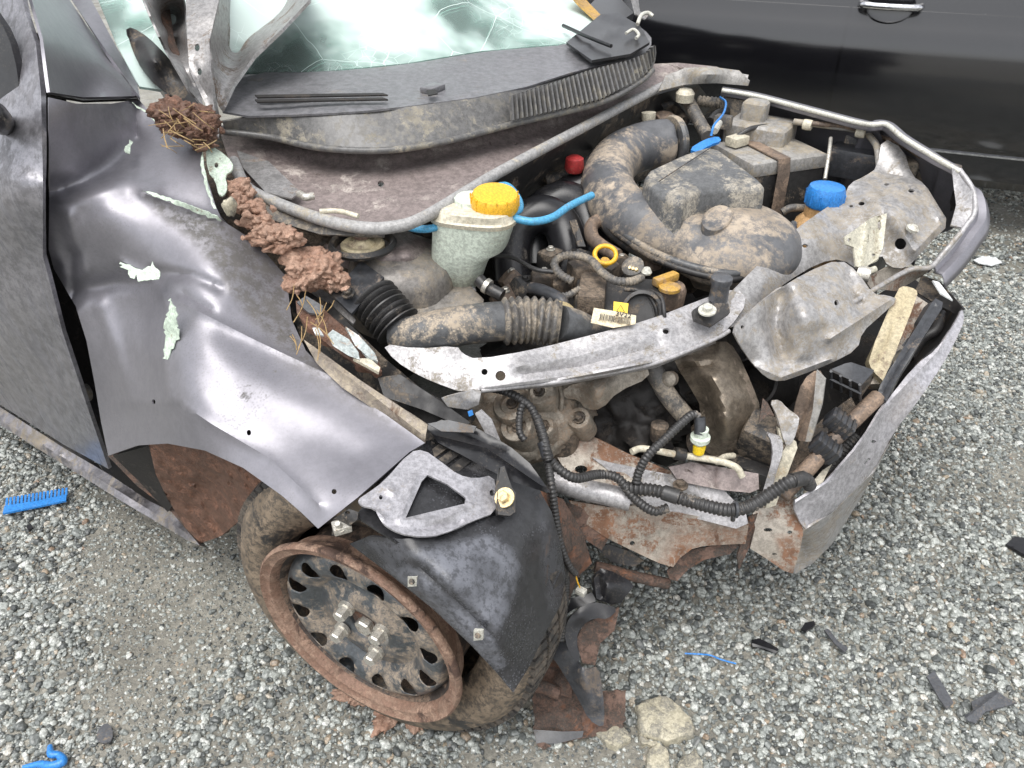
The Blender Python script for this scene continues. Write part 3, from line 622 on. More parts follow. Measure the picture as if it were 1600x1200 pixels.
panel('folded_inner', [(228, -10, 1.11), (246, 40, 1.065), (275, 92, 1.02), (300, 138, .975), (290, 110, 1.0), (272, 60, 1.04), (262, -10, 1.10)], [], 'rust', bon, .003, 7, crumple=(.005, 25))
panel('wiper_cover', [(197, 46, 1.06), (206, 42, 1.06), (232, 58, 1.045), (262, 88, 1.02), (284, 118, .995), (302, 150, .97), (316, 168, .955), (280, 157, .96), (246, 137, .975), (222, 110, .995), (207, 80, 1.02)], [(240, 95, 1.03)], 'dirty_black', CAR, .004, 7, sm=1)
# --- windscreen, dashboard, airbags
panel('windscreen', [(145, -20, 1.098), (182, 70, 1.026), (218, 135, .972), (250, 140, .962), (345, 118, .955), (390, 113, .95), (500, 112, .95), (635, 99, .952), (750, 80, .954), (830, 73, .955), (890, 68, .955), (935, 52, .957), (955, 40, .958), (915, 10, .985), (895, -25, 1.02)],
      [(500, 0, 1.06), (700, 0, 1.05), (300, 0, 1.085)], 'cracked_glass', CAR, .006, 14, bumps=[([(560, 40), (620, 60)], 50, -.012)], crumple=(.003, 12))
panel('dashboard', [(200, 60, .93), (260, 150, .90), (400, 120, .90), (650, 108, .90), (900, 78, .90), (990, 20, .93), (900, -80, 1.0), (560, -90, 1.02), (240, -90, 1.03)], [(560, -20, .96)], 'black_plastic', CAR, .02, 24)
def airbag(x, y, z, r3, sd):
    blob('airbag', P(x, y, z), r3, 'fabric_white', CAR, .22, 5, 4, YAW, sd)
airbag(470, 40, .93, (.17, .22, .07), 1); airbag(790, 50, .93, (.12, .30, .06), 2); airbag(660, 75, .92, (.07, .2, .04), 3); airbag(560, 85, .915, (.06, .2, .03), 4)
lathe('steering_wheel', P(800, -10, 1.0), cu*-.8+np.array([0, 0, .6]), [(.17, -.015), (.187, 0), (.17, .015), (.155, 0), (.17, -.015)], 'black_plastic', CAR, 40, cap=False)
panel('windscreen_seal', [(890, -10, 1.03), (905, 8, 1.003), (940, 40, .972), (962, 48, .963), (955, 40, .968), (918, 2, 1.0), (900, -20, 1.035)], [], 'yellow_dirty', CAR, .004, 6)
def cabin():                          # the glass goes on up to the roof above the picture
    A_, B_ = P(150, -14, 1.094), P(893, -22, 1.018); d = -cu*.80+np.array([0, 0, .52]); d /= np.linalg.norm(d); zt = 1.42
    A2, B2 = A_+d*((zt-A_[2])/d[2]), B_+d*((zt-B_[2])/d[2]); slab('windscreen_upper', [A_-d*.012, B_-d*.012, B2, A2], .006, 'cracked_glass', CAR)
    slab('roof', [A2, B2, B2-cu*1.1, A2-cu*1.1], .03, 'paint', CAR)
    for a, b_ in ((P(92, -50, 1.128), A2-cv*.05), (P(925, -5, 1.0), B2+cv*.05)): tube('roof_pillar', [a, (a+b_)/2, b_], .028, 'paint', CAR, world=True)
    q = SP(-230, 300, 0); slab('rear_door', [np.array([*(q-cu*x)[:2], z]) for x, z in ((.0, .22), (0, 1.0), (1.0, 1.02), (1.0, .22))], .02, 'paint_door', CAR)
    slab('floor_pan', [np.array([*(P(300, 800, .2)+cu*x+cv*y)[:2], .22]) for x, y in ((-.1, .08), (-.1, 1.3), (-2.2, 1.3), (-2.2, .08))], .04, 'engine_and_shade_dark', CAR)
cabin()
# --- cowl
panel('cowl_top', [(342, 150, .952), (385, 113, .952), (500, 113, .955), (635, 101, .958), (750, 81, .96), (830, 74, .961), (885, 70, .961), (935, 52, .963), (972, 26, .965), (1005, 44, .958), (1022, 64, .95), (1005, 88, .945), (918, 105, .945), (790, 146, .945), (600, 171, .943), (500, 178, .94), (350, 182, .935)],
      [(640, 140, .948), (500, 145, .945), (800, 110, .95)], 'cowl_sky_sheen', CAR, .004, 9, sm=1, bumps=[([(385, 122), (640, 110), (760, 90), (885, 78)], 6, .006), ([(640, 145), (660, 135), (690, 135)], 8, -.006), ([(905, 80), (920, 100)], 5, .008), ([(350, 180), (600, 168), (790, 143), (918, 103), (1018, 70)], 4, .004)])
cowl = panel('cowl_grille', [(346, 185, .932), (500, 179, .937), (600, 172, .94), (790, 147, .942), (918, 106, .942), (1005, 89, .942), (1024, 66, .947), (1026, 88, .915), (1018, 112, .905), (939, 161, .895), (797, 196, .893), (700, 221, .888), (602, 236, .885), (500, 232, .885), (420, 214, .89), (352, 207, .90)],
      [], 'cowl_face', CAR, .004, 9, sm=1)
tube('cowl_lip', [(350, 206, .902), (420, 214, .892), (500, 231, .888), (602, 235, .888), (700, 220, .891), (797, 195, .896), (939, 160, .898), (1000, 128, .903), (1020, 110, .908)], 5, 'cowl_face', cowl, seg=8, n=8)
def lerp_pl(pl, t):
    pl = np.array(pl, float); L = np.r_[0, np.cumsum(np.linalg.norm(np.diff(pl[:, :2], axis=0), axis=1))]; return [np.interp(t*L[-1], L, pl[:, j]) for j in range(pl.shape[1])]
TP = [(797, 150, .949), (860, 130, .949), (918, 110, .949), (985, 93, .949), (1012, 82, .949), (1023, 70, .95)]; BT = [(799, 188, .907), (860, 174, .907), (939, 154, .908), (990, 128, .91), (1013, 112, .913), (1024, 90, .918)]
panel('slat_recess', [tuple(p) for p in TP]+[tuple(p) for p in BT[::-1]], [], 'engine_and_shade_dark', cowl, .002, 12)
for k in range(34):
    t = (k+.3)/34; a = np.array(lerp_pl(TP, t)); b_ = np.array(lerp_pl(BT, t)); a2 = np.array(lerp_pl(TP, t+.011)); b2 = np.array(lerp_pl(BT, t+.011))
    A_, B_, A2, B2 = [P(q[0], q[1], q[2]+.004) for q in (a, b_, a2, b2)]
    slab('slat', [A_, B_, B2, A2], .008, 'cowl_face', cowl)
for k in range(2): plate('vent_slit', [(398, 148+7*k, .9535), (598, 145+7*k, .9565), (606, 148+7*k, .9563), (402, 152+7*k, .9525)], 'engine_and_shade_dark', cowl, .003)
clip = rbox('cowl_clip', P(676, 138, .952), (.03, .05, .012), 'cowl_sky_sheen', cowl, bev=.004); plate('clip_hole', [(666, 141, .960), (680, 139, .961), (684, 146, .960), (669, 149, .9595)], 'engine_and_shade_dark', clip, .002)
panel('cowl_corner', [(885, 66, .975), (939, 22, .99), (965, 20, .99), (1000, 40, .98), (1015, 66, .972), (985, 84, .967), (925, 94, .968)], [(960, 55, .972)], 'black_plastic', cowl, .006, 7, bumps=[([(900, 80), (960, 50), (1000, 60)], 6, .012), ([(940, 30), (980, 45)], 5, -.008)], crumple=(.004, 30))
tube('wiper_arm', [(880, 40, .985), (920, 58, .985), (955, 72, .98)], 3, 'black_plastic', CAR)
tube('washer_clip', [(978, 52, .985), (990, 46, .99), (998, 54, .985), (994, 60, .98)], 2.5, 'white_metal', cowl)
panel('hinge_far', [(960, -20, 1.05), (985, -10, 1.04), (993, 22, 1.005), (1008, 30, .99), (1015, 22, .995), (1000, 18, 1.0), (995, -20, 1.05)], [], 'bonnet_inner', CAR, .003, 6)
tube('hinge_hook', [(996, 38, .99), (1002, 24, 1.005), (1012, 20, 1.007), (1020, 25, 1.0)], 3, 'white_metal', CAR)
# --- plenum channel and weather strip
panel('plenum_panel', [(340, 196, .885), (420, 196, .878), (500, 208, .872), (600, 212, .872), (700, 198, .874), (800, 176, .878), (940, 140, .882), (1012, 100, .888), (1060, 98, .888), (1120, 104, .875), (1150, 118, .86), (1090, 124, .855), (1020, 143, .85), (900, 203, .84), (775, 270, .83), (665, 337, .815), (612, 352, .81), (560, 352, .81), (500, 340, .812), (430, 315, .82), (385, 292, .83), (362, 262, .85)],
      [(520, 285, .83), (650, 280, .835), (760, 235, .85)], 'plenum_metal', CAR, .004, 9, holes=[(595, 287, 5, 5), (806, 225, 3, 2)], bumps=[([(420, 250), (600, 262), (800, 218), (960, 170)], 12, -.02), ([(540, 330), (600, 330)], 14, -.008)], crumple=(.003, 14))
panel('wing_backing', [(300, 190, .88), (345, 195, .875), (372, 240, .85), (400, 300, .815), (470, 350, .775), (540, 380, .74), (560, 430, .69), (520, 470, .67), (455, 470, .66), (400, 400, .72), (340, 330, .80), (300, 240, .86)], [], 'engine_dirt', CAR, .004, 12, crumple=(.006, 20))
tube('weatherstrip', [(365, 252, .865), (385, 292, .845), (430, 316, .83), (500, 342, .825), (560, 355, .822), (612, 355, .822), (665, 338, .828), (775, 272, .843), (900, 205, .853), (1020, 142, .863), (1070, 122, .873), (1110, 116, .878), (1168, 124, .872)], 8.5, 'seal', CAR, n=10, seg=10)
panel('hump_trim', [(1040, 118, .89), (1070, 106, .905), (1110, 104, .91), (1155, 110, .90), (1170, 126, .885), (1168, 134, .872), (1120, 130, .875), (1070, 132, .87), (1030, 142, .868)], [(1110, 114, .915)], 'tank_grey', CAR, .005, 7)
panel('firewall', [(640, 345, .80), (760, 285, .82), (900, 212, .835), (1020, 150, .845), (1090, 130, .85), (1120, 170, .74), (1000, 230, .70), (880, 300, .66), (780, 370, .62), (690, 400, .62)], [], 'dirty_black', CAR, .006, 14, crumple=(.006, 12))
panel('scuttle_bracket', [(370, 235, .862), (420, 252, .858), (470, 300, .84), (455, 310, .838), (415, 300, .843), (380, 262, .855)], [], 'bonnet_inner', CAR, .003, 7, crumple=(.006, 25))
panel('scuttle_flap', [(375, 300, .838), (440, 320, .826), (520, 352, .815), (600, 362, .81), (600, 370, .803), (500, 366, .80), (420, 342, .81), (388, 322, .825)], [], 'hose_dusty', CAR, .006, 7)
tube('bent_stalk', [(468, 303, .848), (478, 308, .848), (490, 306, .848)], 6, 'zinc', CAR); tube('wiper_shaft', [(500, 330, .838), (530, 330, .838), (560, 338, .835)], 4, 'tank_rim', CAR)
# --- strut tower
T = P(567, 384, .765)
st = panel('strut_tower', [(505, 378, .745), (540, 362, .755), (600, 355, .757), (640, 362, .752), (672, 382, .735), (690, 412, .71), (694, 435, .68), (735, 455, .655), (742, 480, .63), (690, 500, .62), (640, 490, .64), (600, 455, .67), (560, 430, .69), (515, 410, .72)],
      [(640, 400, .745), (590, 410, .735), (660, 440, .675), (625, 430, .70)], 'plenum_metal', CAR, .004, 7, bumps=[([(690, 430), (650, 447), (615, 440)], 5, .012), ([(640, 470), (740, 452)], 4, .008)], crumple=(.003, 25))
upz = np.array([0, 0, 1.])
lathe('tower_dome', P(628, 418, .70), upz+.12*cu, [(.108, -.10), (.104, -.03), (.100, .0), (.092, .022), (.074, .034), (.045, .040), (.015, .041)], 'tower_metal', st, 40)
panel('wing_top', [(612, 462, .668), (650, 446, .675), (695, 438, .672), (735, 447, .668), (756, 468, .655), (750, 500, .64), (690, 512, .645), (640, 505, .655), (618, 485, .662)], [], 'tower_metal', CAR, .004, 7, bumps=[([(640, 478), (740, 450)], 5, .008), ([(650, 495), (745, 480)], 5, -.006)], crumple=(.003, 30))
ring = lathe('cap_ring', T, upz, [(.056, -.004), (.062, .004), (.057, .012), (.051, .008), (.049, -.004)], 'dirty_black', st, 36, cap=False)
lathe('strut_cap', T, upz, [(.040, -.004), (.040, .004), (.036, .007), (.024, .004), (.014, .010), (.010, .016)], 'cap_tan', st, 32); hexbolt('strut_nut', T+upz*.016, upz, .009, .018, 'rust', st)
hexbolt('tower_bolt', P(620, 403, .735), upz, .009, .010, 'dirty_black', st); lathe('tower_clip', P(609, 362, .775), upz, [(.011, 0), (.012, .01), (.007, .02)], 'tank_rim', st, 14)
br = plate('black_bracket', [(518, 460, .725), (564, 407, .745), (600, 433, .735), (549, 490, .71)], 'shield_plastic', CAR, .006); hexbolt('bracket_bolt', P(545, 459, .730), upz+.4*cv*-1, .008, .010, 'dirty_black', br)
plate('wing_strip', [(478, 436, .715), (515, 460, .70), (549, 490, .69), (556, 500, .685), (552, 506, .675), (505, 468, .695), (472, 445, .715)], 'bonnet_inner', CAR, .004)
plate('tower_flange', [(640, 478, .665), (740, 446, .665), (744, 454, .66), (660, 490, .655)], 'beam_clean', CAR, .004)
# --- expansion tank
def tank():
    top = [(688, 320), (697, 312), (730, 306), (780, 322), (806, 336), (804, 346), (760, 342), (700, 330)]
    def secs(z, cx, cy, hx, hy, e=3.2, n=28):
        c = P(cx, cy, z); ex = np.array([cos(radians(-14)), sin(radians(-14)), 0]); ey = np.array([-ex[1], ex[0], 0]); o = []
        for k in range(n):
            t = 2*pi*k/n; o.append(c+ex*hx*np.sign(cos(t))*abs(cos(t))**(2/e)+ey*hy*np.sign(sin(t))*abs(sin(t))**(2/e))
        return o
    SC = [secs(.655, 715, 438, .038, .038), secs(.66, 715, 436, .046, .044), (secs(.70, 719, 412, .050, .050)), secs(.735, 724, 391, .056, .054), secs(.752, 735, 379, .069, .057), secs(.81, 743, 337, .074, .060), secs(.818, 744, 331, .074, .060)]
    vs = [p for s_ in SC for p in s_]; n_ = 28; fs = [(j*n_+k, j*n_+(k+1) % n_, (j+1)*n_+(k+1) % n_, (j+1)*n_+k) for j in range(len(SC)-1) for k in range(n_)]+[tuple(range(n_))[::-1], tuple((len(SC)-1)*n_+k for k in range(n_))]
    rim = pyd('expansion_tank', vs, fs, 'tank_plastic', CAR, 50)
    LD = [secs(.808, 744, 337, .080, .066), secs(.816, 744, 331, .081, .067), secs(.819, 744, 329, .076, .062), secs(.832, 745, 322, .066, .052), secs(.835, 745, 320, .058, .046)]
    vs = [p for s_ in LD for p in s_]; fs = [(j*n_+k, j*n_+(k+1) % n_, (j+1)*n_+(k+1) % n_, (j+1)*n_+k) for j in range(len(LD)-1) for k in range(n_)]+[tuple(range(n_))[::-1], tuple((len(LD)-1)*n_+k for k in range(n_))]
    pyd('tank_lid', vs, fs, 'tank_rim', rim, 50)
    lathe('tank_neck', P(736, 316, .835), upz, [(.030, -.01), (.030, .008), (.026, .012)], 'tank_plastic', rim, 24)
    capo = lathe('tank_cap', P(773, 325, .83), upz+.12*cu-.1*cv, [(.041, 0), (.043, .004), (.043, .022), (.039, .029), (.034, .030)], 'yellow_plastic', rim, 36)
    for k in range(14):
        t = 2*pi*k/14; c = P(773, 325, .83)+upz*.016+0.0435*(cos(t)*cu+sin(t)*cv); tube('cap_rib', [c-upz*.010, c, c+upz*.010], .0016, 'yellow_plastic', capo, world=True, seg=6, n=2)
    t = tube('tank_outlet', [(748, 436, .70), (760, 448, .69), (785, 462, .68)], 10, 'hose', rim); tube('hose_clamp', [(758, 445, .695), (764, 449, .692)], 12.5, 'zinc', t)
tank()
tube('blue_hose', [(625, 352, .79), (660, 358, .80), (690, 352, .80), (740, 330, .80), (765, 300, .835), (790, 290, .835), (808, 308, .83), (812, 326, .825), (800, 338, .82), (830, 346, .815), (862, 340, .815), (890, 322, .815), (925, 305, .815)], 6, 'blue_hose', CAR, n=10)
# --- intake manifold
im = None
for k, (x, y) in enumerate(((832, 330), (866, 308), (900, 292))):
    o = tube('intake_manifold' if k == 0 else 'runner', [(x-30, y+110, .60), (x-32, y+60, .655), (x-20, y+22, .70), (x+15, y+5, .72), (x+45, y+22, .70), (x+58, y+70, .65), (x+50, y+110, .60)], 30, 'black_plastic', CAR if k == 0 else im, seg=20)
    if k == 0: im = o
tube('rail', [(850, 285, .735), (885, 275, .74), (910, 262, .745)], 12, 'dirty_black', im); lathe('red_cap', P(897, 268, .765), upz, [(.018, 0), (.022, .01), (.02, .03), (.012, .035)], 'red_plastic', im, 16)
plate('manifold_bracket', [(890, 345, .735), (900, 342, .735), (915, 385, .70), (903, 385, .70)], 'dirty_black', im, .004)
# --- air filter housing: bowl and C-shaped duct as one moulded body
def air_filter():
    body = bpy.data.meshes.new('air_filter'); bm = bmesh.new()
    def addvf(v, f):
        vs = [bm.verts.new(tuple(p)) for p in v]
        for q in f: bm.faces.new([vs[i] for i in q])
    W = [Q(p) for p in [(1050, 222, .775), (1008, 228, .77), (968, 246, .763), (949, 280, .752), (962, 318, .74), (1000, 352, .728), (1050, 372, .715), (1110, 380, .705)]]
    path = crom(W, 8); v, f = sweep(path, np.interp(np.linspace(0, 1, len(path)), [0, .1, .5, 1], [.056, .057, .058, .06]), 24); addvf(v, f)
    c = Vector(P(1146, 388, .69)); b2 = bmesh.new(); bmesh.ops.create_icosphere(b2, subdivisions=4, radius=1.)
    for q in b2.verts:
        p = q.co; k = 1.; z = max(p.z, -.35); p2 = Vector((p.x*.135, p.y*.145, z*.085)); q.co = Matrix.Rotation(YAW, 3, 'Z') @ p2 + c
    mv = {q: bm.verts.new(q.co) for q in b2.verts}
    for f_ in b2.faces: bm.faces.new([mv[q] for q in f_.verts])
    b2.free(); bm.to_mesh(body); bm.free()
    o = link('air_filter', body, 'filter_bowl', CAR, 0)
    r = o.modifiers.new('moulding', 'REMESH'); r.mode = 'VOXEL'; r.voxel_size = .007; r.use_smooth_shade = True
    s = o.modifiers.new('soften', 'SMOOTH'); s.factor = .6; s.iterations = 14
    return o
af = air_filter()
def prism(name, pts, h, mat, parent, bev=.012, slope=0.):
    W = np.array([Q(p) for p in chaikin(pts, 1)]); n = len(W); c = W.mean(0); D = W-np.array([0, 0, h]); D[:, :2] = c[:2]+(D[:, :2]-c[:2])*(1+slope)
    bm = bmesh.new(); t = [bm.verts.new(tuple(p)) for p in W]; d = [bm.verts.new(tuple(p)) for p in D]; f0 = bm.faces.new(t); bm.faces.new(d[::-1])
    for k in range(n): bm.faces.new((t[(k+1) % n], t[k], d[k], d[(k+1) % n]))
    bmesh.ops.recalc_face_normals(bm, faces=bm.faces)
    if bev: bmesh.ops.bevel(bm, geom=[e for e in f0.edges], offset=bev, segments=4, affect='EDGES', profile=.5)
    me = bpy.data.meshes.new(name); bm.to_mesh(me); bm.free(); return link(name, me, mat, parent, 35)
box = prism('resonator_box', [(1006, 268, .825), (1042, 251, .83), (1078, 235, .832), (1116, 226, .832), (1160, 258, .825), (1196, 286, .815), (1192, 296, .812), (1150, 294, .814), (1102, 295, .816), (1078, 304, .814), (1066, 316, .81), (1040, 309, .812), (1014, 291, .818)], .09, 'box_plastic', af, .012, .05)
bar('moulding_seam', (1030, 283, .826), (1113, 229, .836), .9, 'dirty_black', box)
RIM = [(930, 236, .765), (914, 258, .758), (913, 285, .75), (924, 310, .742), (948, 342, .732), (988, 374, .722), (1036, 401, .712), (1104, 422, .705), (1158, 426, .70), (1204, 398, .70), (1236, 366, .705), (1240, 350, .705)]
tube('housing_flange', RIM, 6, 'dusty_plastic', af, n=10, seg=8)
tube('housing_flange', [(x, y+9, z-.008) for x, y, z in RIM[:-2]], 5, 'dirty_black', af, n=10, seg=8)
panel('filter_base', [(1060, 405, .69), (1104, 424, .685), (1158, 426, .68), (1204, 398, .685), (1240, 360, .695), (1230, 400, .62), (1180, 440, .60), (1120, 460, .58), (1085, 450, .60)], [], 'filter_bowl', af, .02, 7, bumps=[([(1204+i*5, 396-i*6), (1200+i*5, 410-i*5)], 2, .006) for i in range(0, 7)])
em = lathe('emblem', P(1121, 338, .775)-upz*.008, upz*.9+np.array([0, -.3, .1]), [(.042, -.02), (.042, .006), (.038, .009), (.033, .006), (.02, .006)], 'filter_bowl', af, 32, flat=.62, xdir=cv)
lathe('duct_mouth', Q((1052, 222, .775)), P(1052, 222, .775)-P(1040, 223.5, .775), [(.060, -.008), (.063, 0), (.060, .008)], 'dusty_plastic', af, 28)
for x, y, z in ((1250, 370, .70), (1216, 396, .685), (1258, 362, .70)): tube('spring_clip', [(x-4, y+6, z), (x-2, y-3, z+.01), (x+4, y-2, z+.008), (x+5, y+8, z-.005)], 1.6, 'zinc', af, seg=6)
# --- battery and reservoirs at the back of the bay
def battery():
    # measured corners of the lid
    a, b_, c, d = P(1127, 224, .765), P(1240, 222, .765), P(1281, 245, .765), P(1165, 261, .765)
    cc = (a+c)/2; e1 = (c-d); L1 = np.linalg.norm(e1); y = math.atan2(e1[1], e1[0])
    bt = rbox('battery', cc-upz*.11, (L1, .165, .18), 'dirty_black', CAR, yaw=y, bev=.006)
    lid = rbox('battery_lid', cc-upz*.012, (L1+.008, .172, .032), 'tank_grey', bt, yaw=y, bev=.006); ex = np.array([cos(y), sin(y), 0]); ey = np.array([-sin(y), cos(y), 0])
    for k in (-1, 1):
        lathe('terminal', cc+ex*k*L1*.36+ey*.05, upz, [(.010, 0), (.009, .022), (.006, .024)], 'zinc', bt, 16)
    s0 = cc-ex*L1*.12; pts = [s0+ey*.095-upz*.02, s0+ey*.088+upz*.010, s0-ey*.088+upz*.010, s0-ey*.096-upz*.02, s0-ey*.1-upz*.13]
    W = [p+q for p in pts for q in (-ex*.017, ex*.017)]; n = len(pts)
    vs = W+[w_-upz*.003 for w_ in W]; fs = []
    for i in range(n-1): q = 2*i; fs += [(q, q+1, q+3, q+2), (2*n+q, 2*n+q+2, 2*n+q+3, 2*n+q+1), (q, q+2, 2*n+q+2, 2*n+q), (q+1, 2*n+q+1, 2*n+q+3, q+3)]
    pyd('strap', vs, fs, 'hose_brown', bt, 30)
    cl = rbox('cable_clamp', cc-ex*L1*.33+ey*.04+upz*.018, (.05, .035, .022), 'tank_rim', bt, yaw=y+.3, bev=.004)
    tube('battery_cable', [cc-ex*L1*.3+ey*.05+upz*.025, cc-ex*.02+ey*.05+upz*.04, cc+ex*.05+ey*.06+upz*.03, cc+ex*.06+ey*.1-upz*.03], .006, 'hose', bt, world=True)
battery()
wt = rbox('washer_tank', P(1190, 194, .80)-upz*.05, (.15, .12, .12), 'tank_grey', CAR, bev=.015, seg=3); rbox('tank_hump', P(1181, 166, .84)-upz*.02, (.06, .05, .07), 'tank_grey', wt, bev=.014, seg=3)
rbox('fuse_box', P(1152, 172, .80), (.08, .06, .07), 'dusty_plastic', CAR, bev=.01)
tube('ribbed_hose', [(1062, 150, .83), (1076, 160, .82), (1090, 185, .805), (1106, 214, .79)], 10, 'hose_dusty', CAR, corr=.22, pitch=.011)
tube('ribbed_hose', [(1090, 158, .815), (1115, 160, .815), (1138, 162, .815)], 9, 'hose_dusty', CAR, corr=.22, pitch=.010)
lathe('heater_elbow', P(1070, 152, .84), upz, [(.022, -.01), (.024, .01), (.016, .02)], 'tank_rim', CAR, 18)
tube('heater_hose', [(1070, 190, .78), (1060, 175, .79), (1050, 165, .80), (1030, 170, .80)], 8, 'dirty_black', CAR); tube('heater_hose', [(1110, 190, .79), (1122, 178, .80), (1136, 175, .80)], 7, 'hose', CAR)
plate('grommet_plate', [(1002, 192, .80), (1010, 172, .81), (1024, 178, .81), (1018, 205, .79)], 'hose_dusty', CAR, .01)
lathe('cone_cap', P(1013, 192, .80), np.array([.05, -.1, -1.]), [(.018, -.025), (.017, -.01), (.008, .02), (.003, .032)], 'tank_rim', CAR, 16)
lathe('hose_flange', P(1040, 190, .78), upz+.3*cu, [(.03, 0), (.032, .012), (.02, .02)], 'hose_brown', CAR, 18)
panel('blue_tag', [(1076, 233, .805), (1100, 218, .815), (1122, 212, .82), (1128, 220, .815), (1110, 226, .81), (1090, 238, .802)], [], 'blue_plastic', CAR, .006, 5, sm=1)
tube('tag_cord', [(1111, 212, .825), (1116, 195, .845), (1130, 178, .85), (1134, 160, .85), (1125, 152, .845)], 1.8, 'blue_plastic', CAR, seg=6); tube('connector', [(1117, 205, .82), (1124, 192, .825)], 5, 'white_metal', CAR)
rbox('sensor_block', P(1130, 190, .815), (.04, .03, .03), 'hose_dusty', CAR, bev=.005)
cb = lathe('coolant_bottle', P(1288, 312, .735), upz, [(.03, -.16), (.056, -.15), (.058, -.09), (.05, -.05), (.036, -.035), (.036, -.01)], 'amber_tank', CAR, 28)
cp_ = lathe('bottle_cap', P(1288, 312, .735), upz, [(.038, -.012), (.040, -.008), (.040, .020), (.036, .030), (.030, .032)], 'blue_plastic', cb, 32)
for k in range(12):
    t = 2*pi*k/12; c = P(1288, 312, .735)+upz*.006+.040*(cos(t)*cu+sin(t)*cv); tube('cap_rib', [c-upz*.012, c, c+upz*.012], .0022, 'blue_plastic', cp_, world=True, seg=6, n=2)
tube('bottle_hose', [(1222, 332, .69), (1236, 325, .70), (1258, 325, .70), (1280, 325, .70)], 6, 'hose_dusty', cb); tube('hose_clip', [(1264, 325, .70), (1272, 325, .70)], 8, 'zinc', cb)
tube('bonnet_stay', [(1298, 216, .80), (1296, 235, .785), (1289, 280, .74)], 3, 'zinc', CAR); panel('bottle_funnel', [(1300, 330, .705), (1312, 308, .72), (1322, 312, .715), (1312, 345, .69)], [], 'tank_plastic', cb, .01, 6)
# --- far fender edge and far inner wing
FE = [(1128, 138, .86), (1180, 147, .855), (1250, 165, .85), (1337, 188, .845), (1362, 192, .85), (1385, 192, .852), (1412, 213, .84), (1461, 243, .82), (1499, 265, .80), (1519, 295, .775), (1523, 330, .745), (1507, 356, .72), (1484, 388, .69), (1457, 417, .66)]
def fender_far():
    W = np.array([Q(p) for p in FE]); n = len(W); path = crom(W, 6); N_ = len(path); out = cv*.97+cu*.2
    rows = [(0, -.006, -.016), (0, 0, 0), (.012, 0, .002), (.03, 0, -.01), (.07, 0, -.06), (.10, 0, -.16), (.11, 0, -.30)]
    vs = []; fs = []; R_ = len(rows)
    tg = np.gradient(path, axis=0); tg[:, 2] = 0; tg /= np.linalg.norm(tg, axis=1)[:, None]
    for i in range(N_):
        o_ = np.cross(upz, tg[i])
        f_ = 1. if i < N_*.52 else max(.12, 1-(i/N_-.52)/.18)
        for a, b_, z_ in rows: vs.append(path[i]+o_*(a*max(f_, .35)-.001)+o_*b_+upz*(z_*(f_ if z_ < -.02 else 1)))
    for i in range(N_-1):
        for j in range(R_-1): q = i*R_+j; fs.append((q, q+R_, q+R_+1, q+1))
    o = pyd('far_fender', vs, fs, 'paint', CAR, 50); s = o.modifiers.new('thick', 'SOLIDIFY'); s.thickness = .003; return o
ff = fender_far()
panel('far_fender_nose', [(1487, 262, .805), (1499, 266, .80), (1521, 298, .775), (1523, 330, .745), (1506, 356, .72), (1486, 352, .725), (1494, 320, .745), (1490, 290, .77)], [], 'beam_clean', CAR, .004, 6)
tube('far_edge_roll', FE[8:], 4, 'beam_clean', CAR, n=8, seg=8)
tube('far_edge_roll', [(a, b_+3, c-.003) for a, b_, c in FE[:9]], 4, 'white_metal', CAR, n=8, seg=8)  # white colour stands for the highlight along the far fender edge
panel('far_inner_wing', [(1140, 145, .82), (1200, 160, .81), (1340, 200, .80), (1400, 225, .79), (1480, 275, .76), (1500, 320, .72), (1470, 340, .66), (1400, 290, .66), (1320, 250, .68), (1240, 200, .70), (1160, 170, .72)], [], 'dirty_black', CAR, .004, 14, crumple=(.01, 10))
panel('far_wing_ledge', [(1236, 178, .80), (1300, 190, .795), (1370, 212, .79), (1380, 240, .765), (1330, 235, .755), (1260, 200, .77)], [], 'hose_brown', CAR, .004, 9, crumple=(.008, 25))
rbox('lamp_housing', P(1345, 252, .735), (.14, .10, .07), 'shield_plastic', CAR, bev=.012); rbox('lamp_socket', P(1410, 262, .75), (.07, .05, .05), 'dusty_plastic', CAR, bev=.01); rbox('relay_box', P(1345, 222, .77), (.07, .06, .05), 'dusty_plastic', CAR, bev=.01)
rbox('wing_block', P(1460, 275, .74), (.10, .06, .06), 'dirty_black', CAR, bev=.012)
tube('wing_cable', [(1240, 190, .815), (1290, 196, .815), (1345, 205, .81), (1368, 225, .80), (1374, 260, .765)], 5, 'tank_grey', CAR); tube('wing_cable', [(1262, 192, .82), (1330, 200, .815), (1400, 222, .80), (1440, 245, .79)], 4, 'hose_brown', CAR)
for x, y in ((1262, 195), (1345, 207)): lathe('cable_clip', P(x, y, .815), cu, [(.012, -.01), (.013, 0), (.012, .01)], 'tank_rim', CAR, 12)
# --- radiator support beam
beam = panel('radiator_support', [(596, 536, .668), (650, 545, .672), (714, 540, .675), (722, 552, .672), (744, 562, .67), (835, 546, .675), (933, 521, .682), (1017, 499, .688), (1090, 470, .695), (1150, 448, .70), (1170, 470, .69), (1139, 514, .665), (1115, 528, .66), (1024, 565, .648), (930, 584, .64), (869, 595, .637), (754, 609, .635), (720, 612, .633), (704, 607, .634), (656, 588, .642), (616, 563, .655)],
      [(835, 570, .665), (980, 532, .675)], 'beam_clean', CAR, .004, 6, sm=1, holes=[(757, 581, 5, 5), (782, 587, 8, 8), (1041, 517, 6, 5)],
      bumps=[([(812, 572), (900, 557), (1015, 525)], 7, .007), ([(818, 585), (910, 572), (1030, 540)], 5, -.006), ([(806, 572), (812, 572)], 10, .008), ([(1040, 516), (1046, 516)], 9, .007), ([(754, 606), (930, 581), (1115, 525)], 3, .004)], crumple=(.0012, 25))
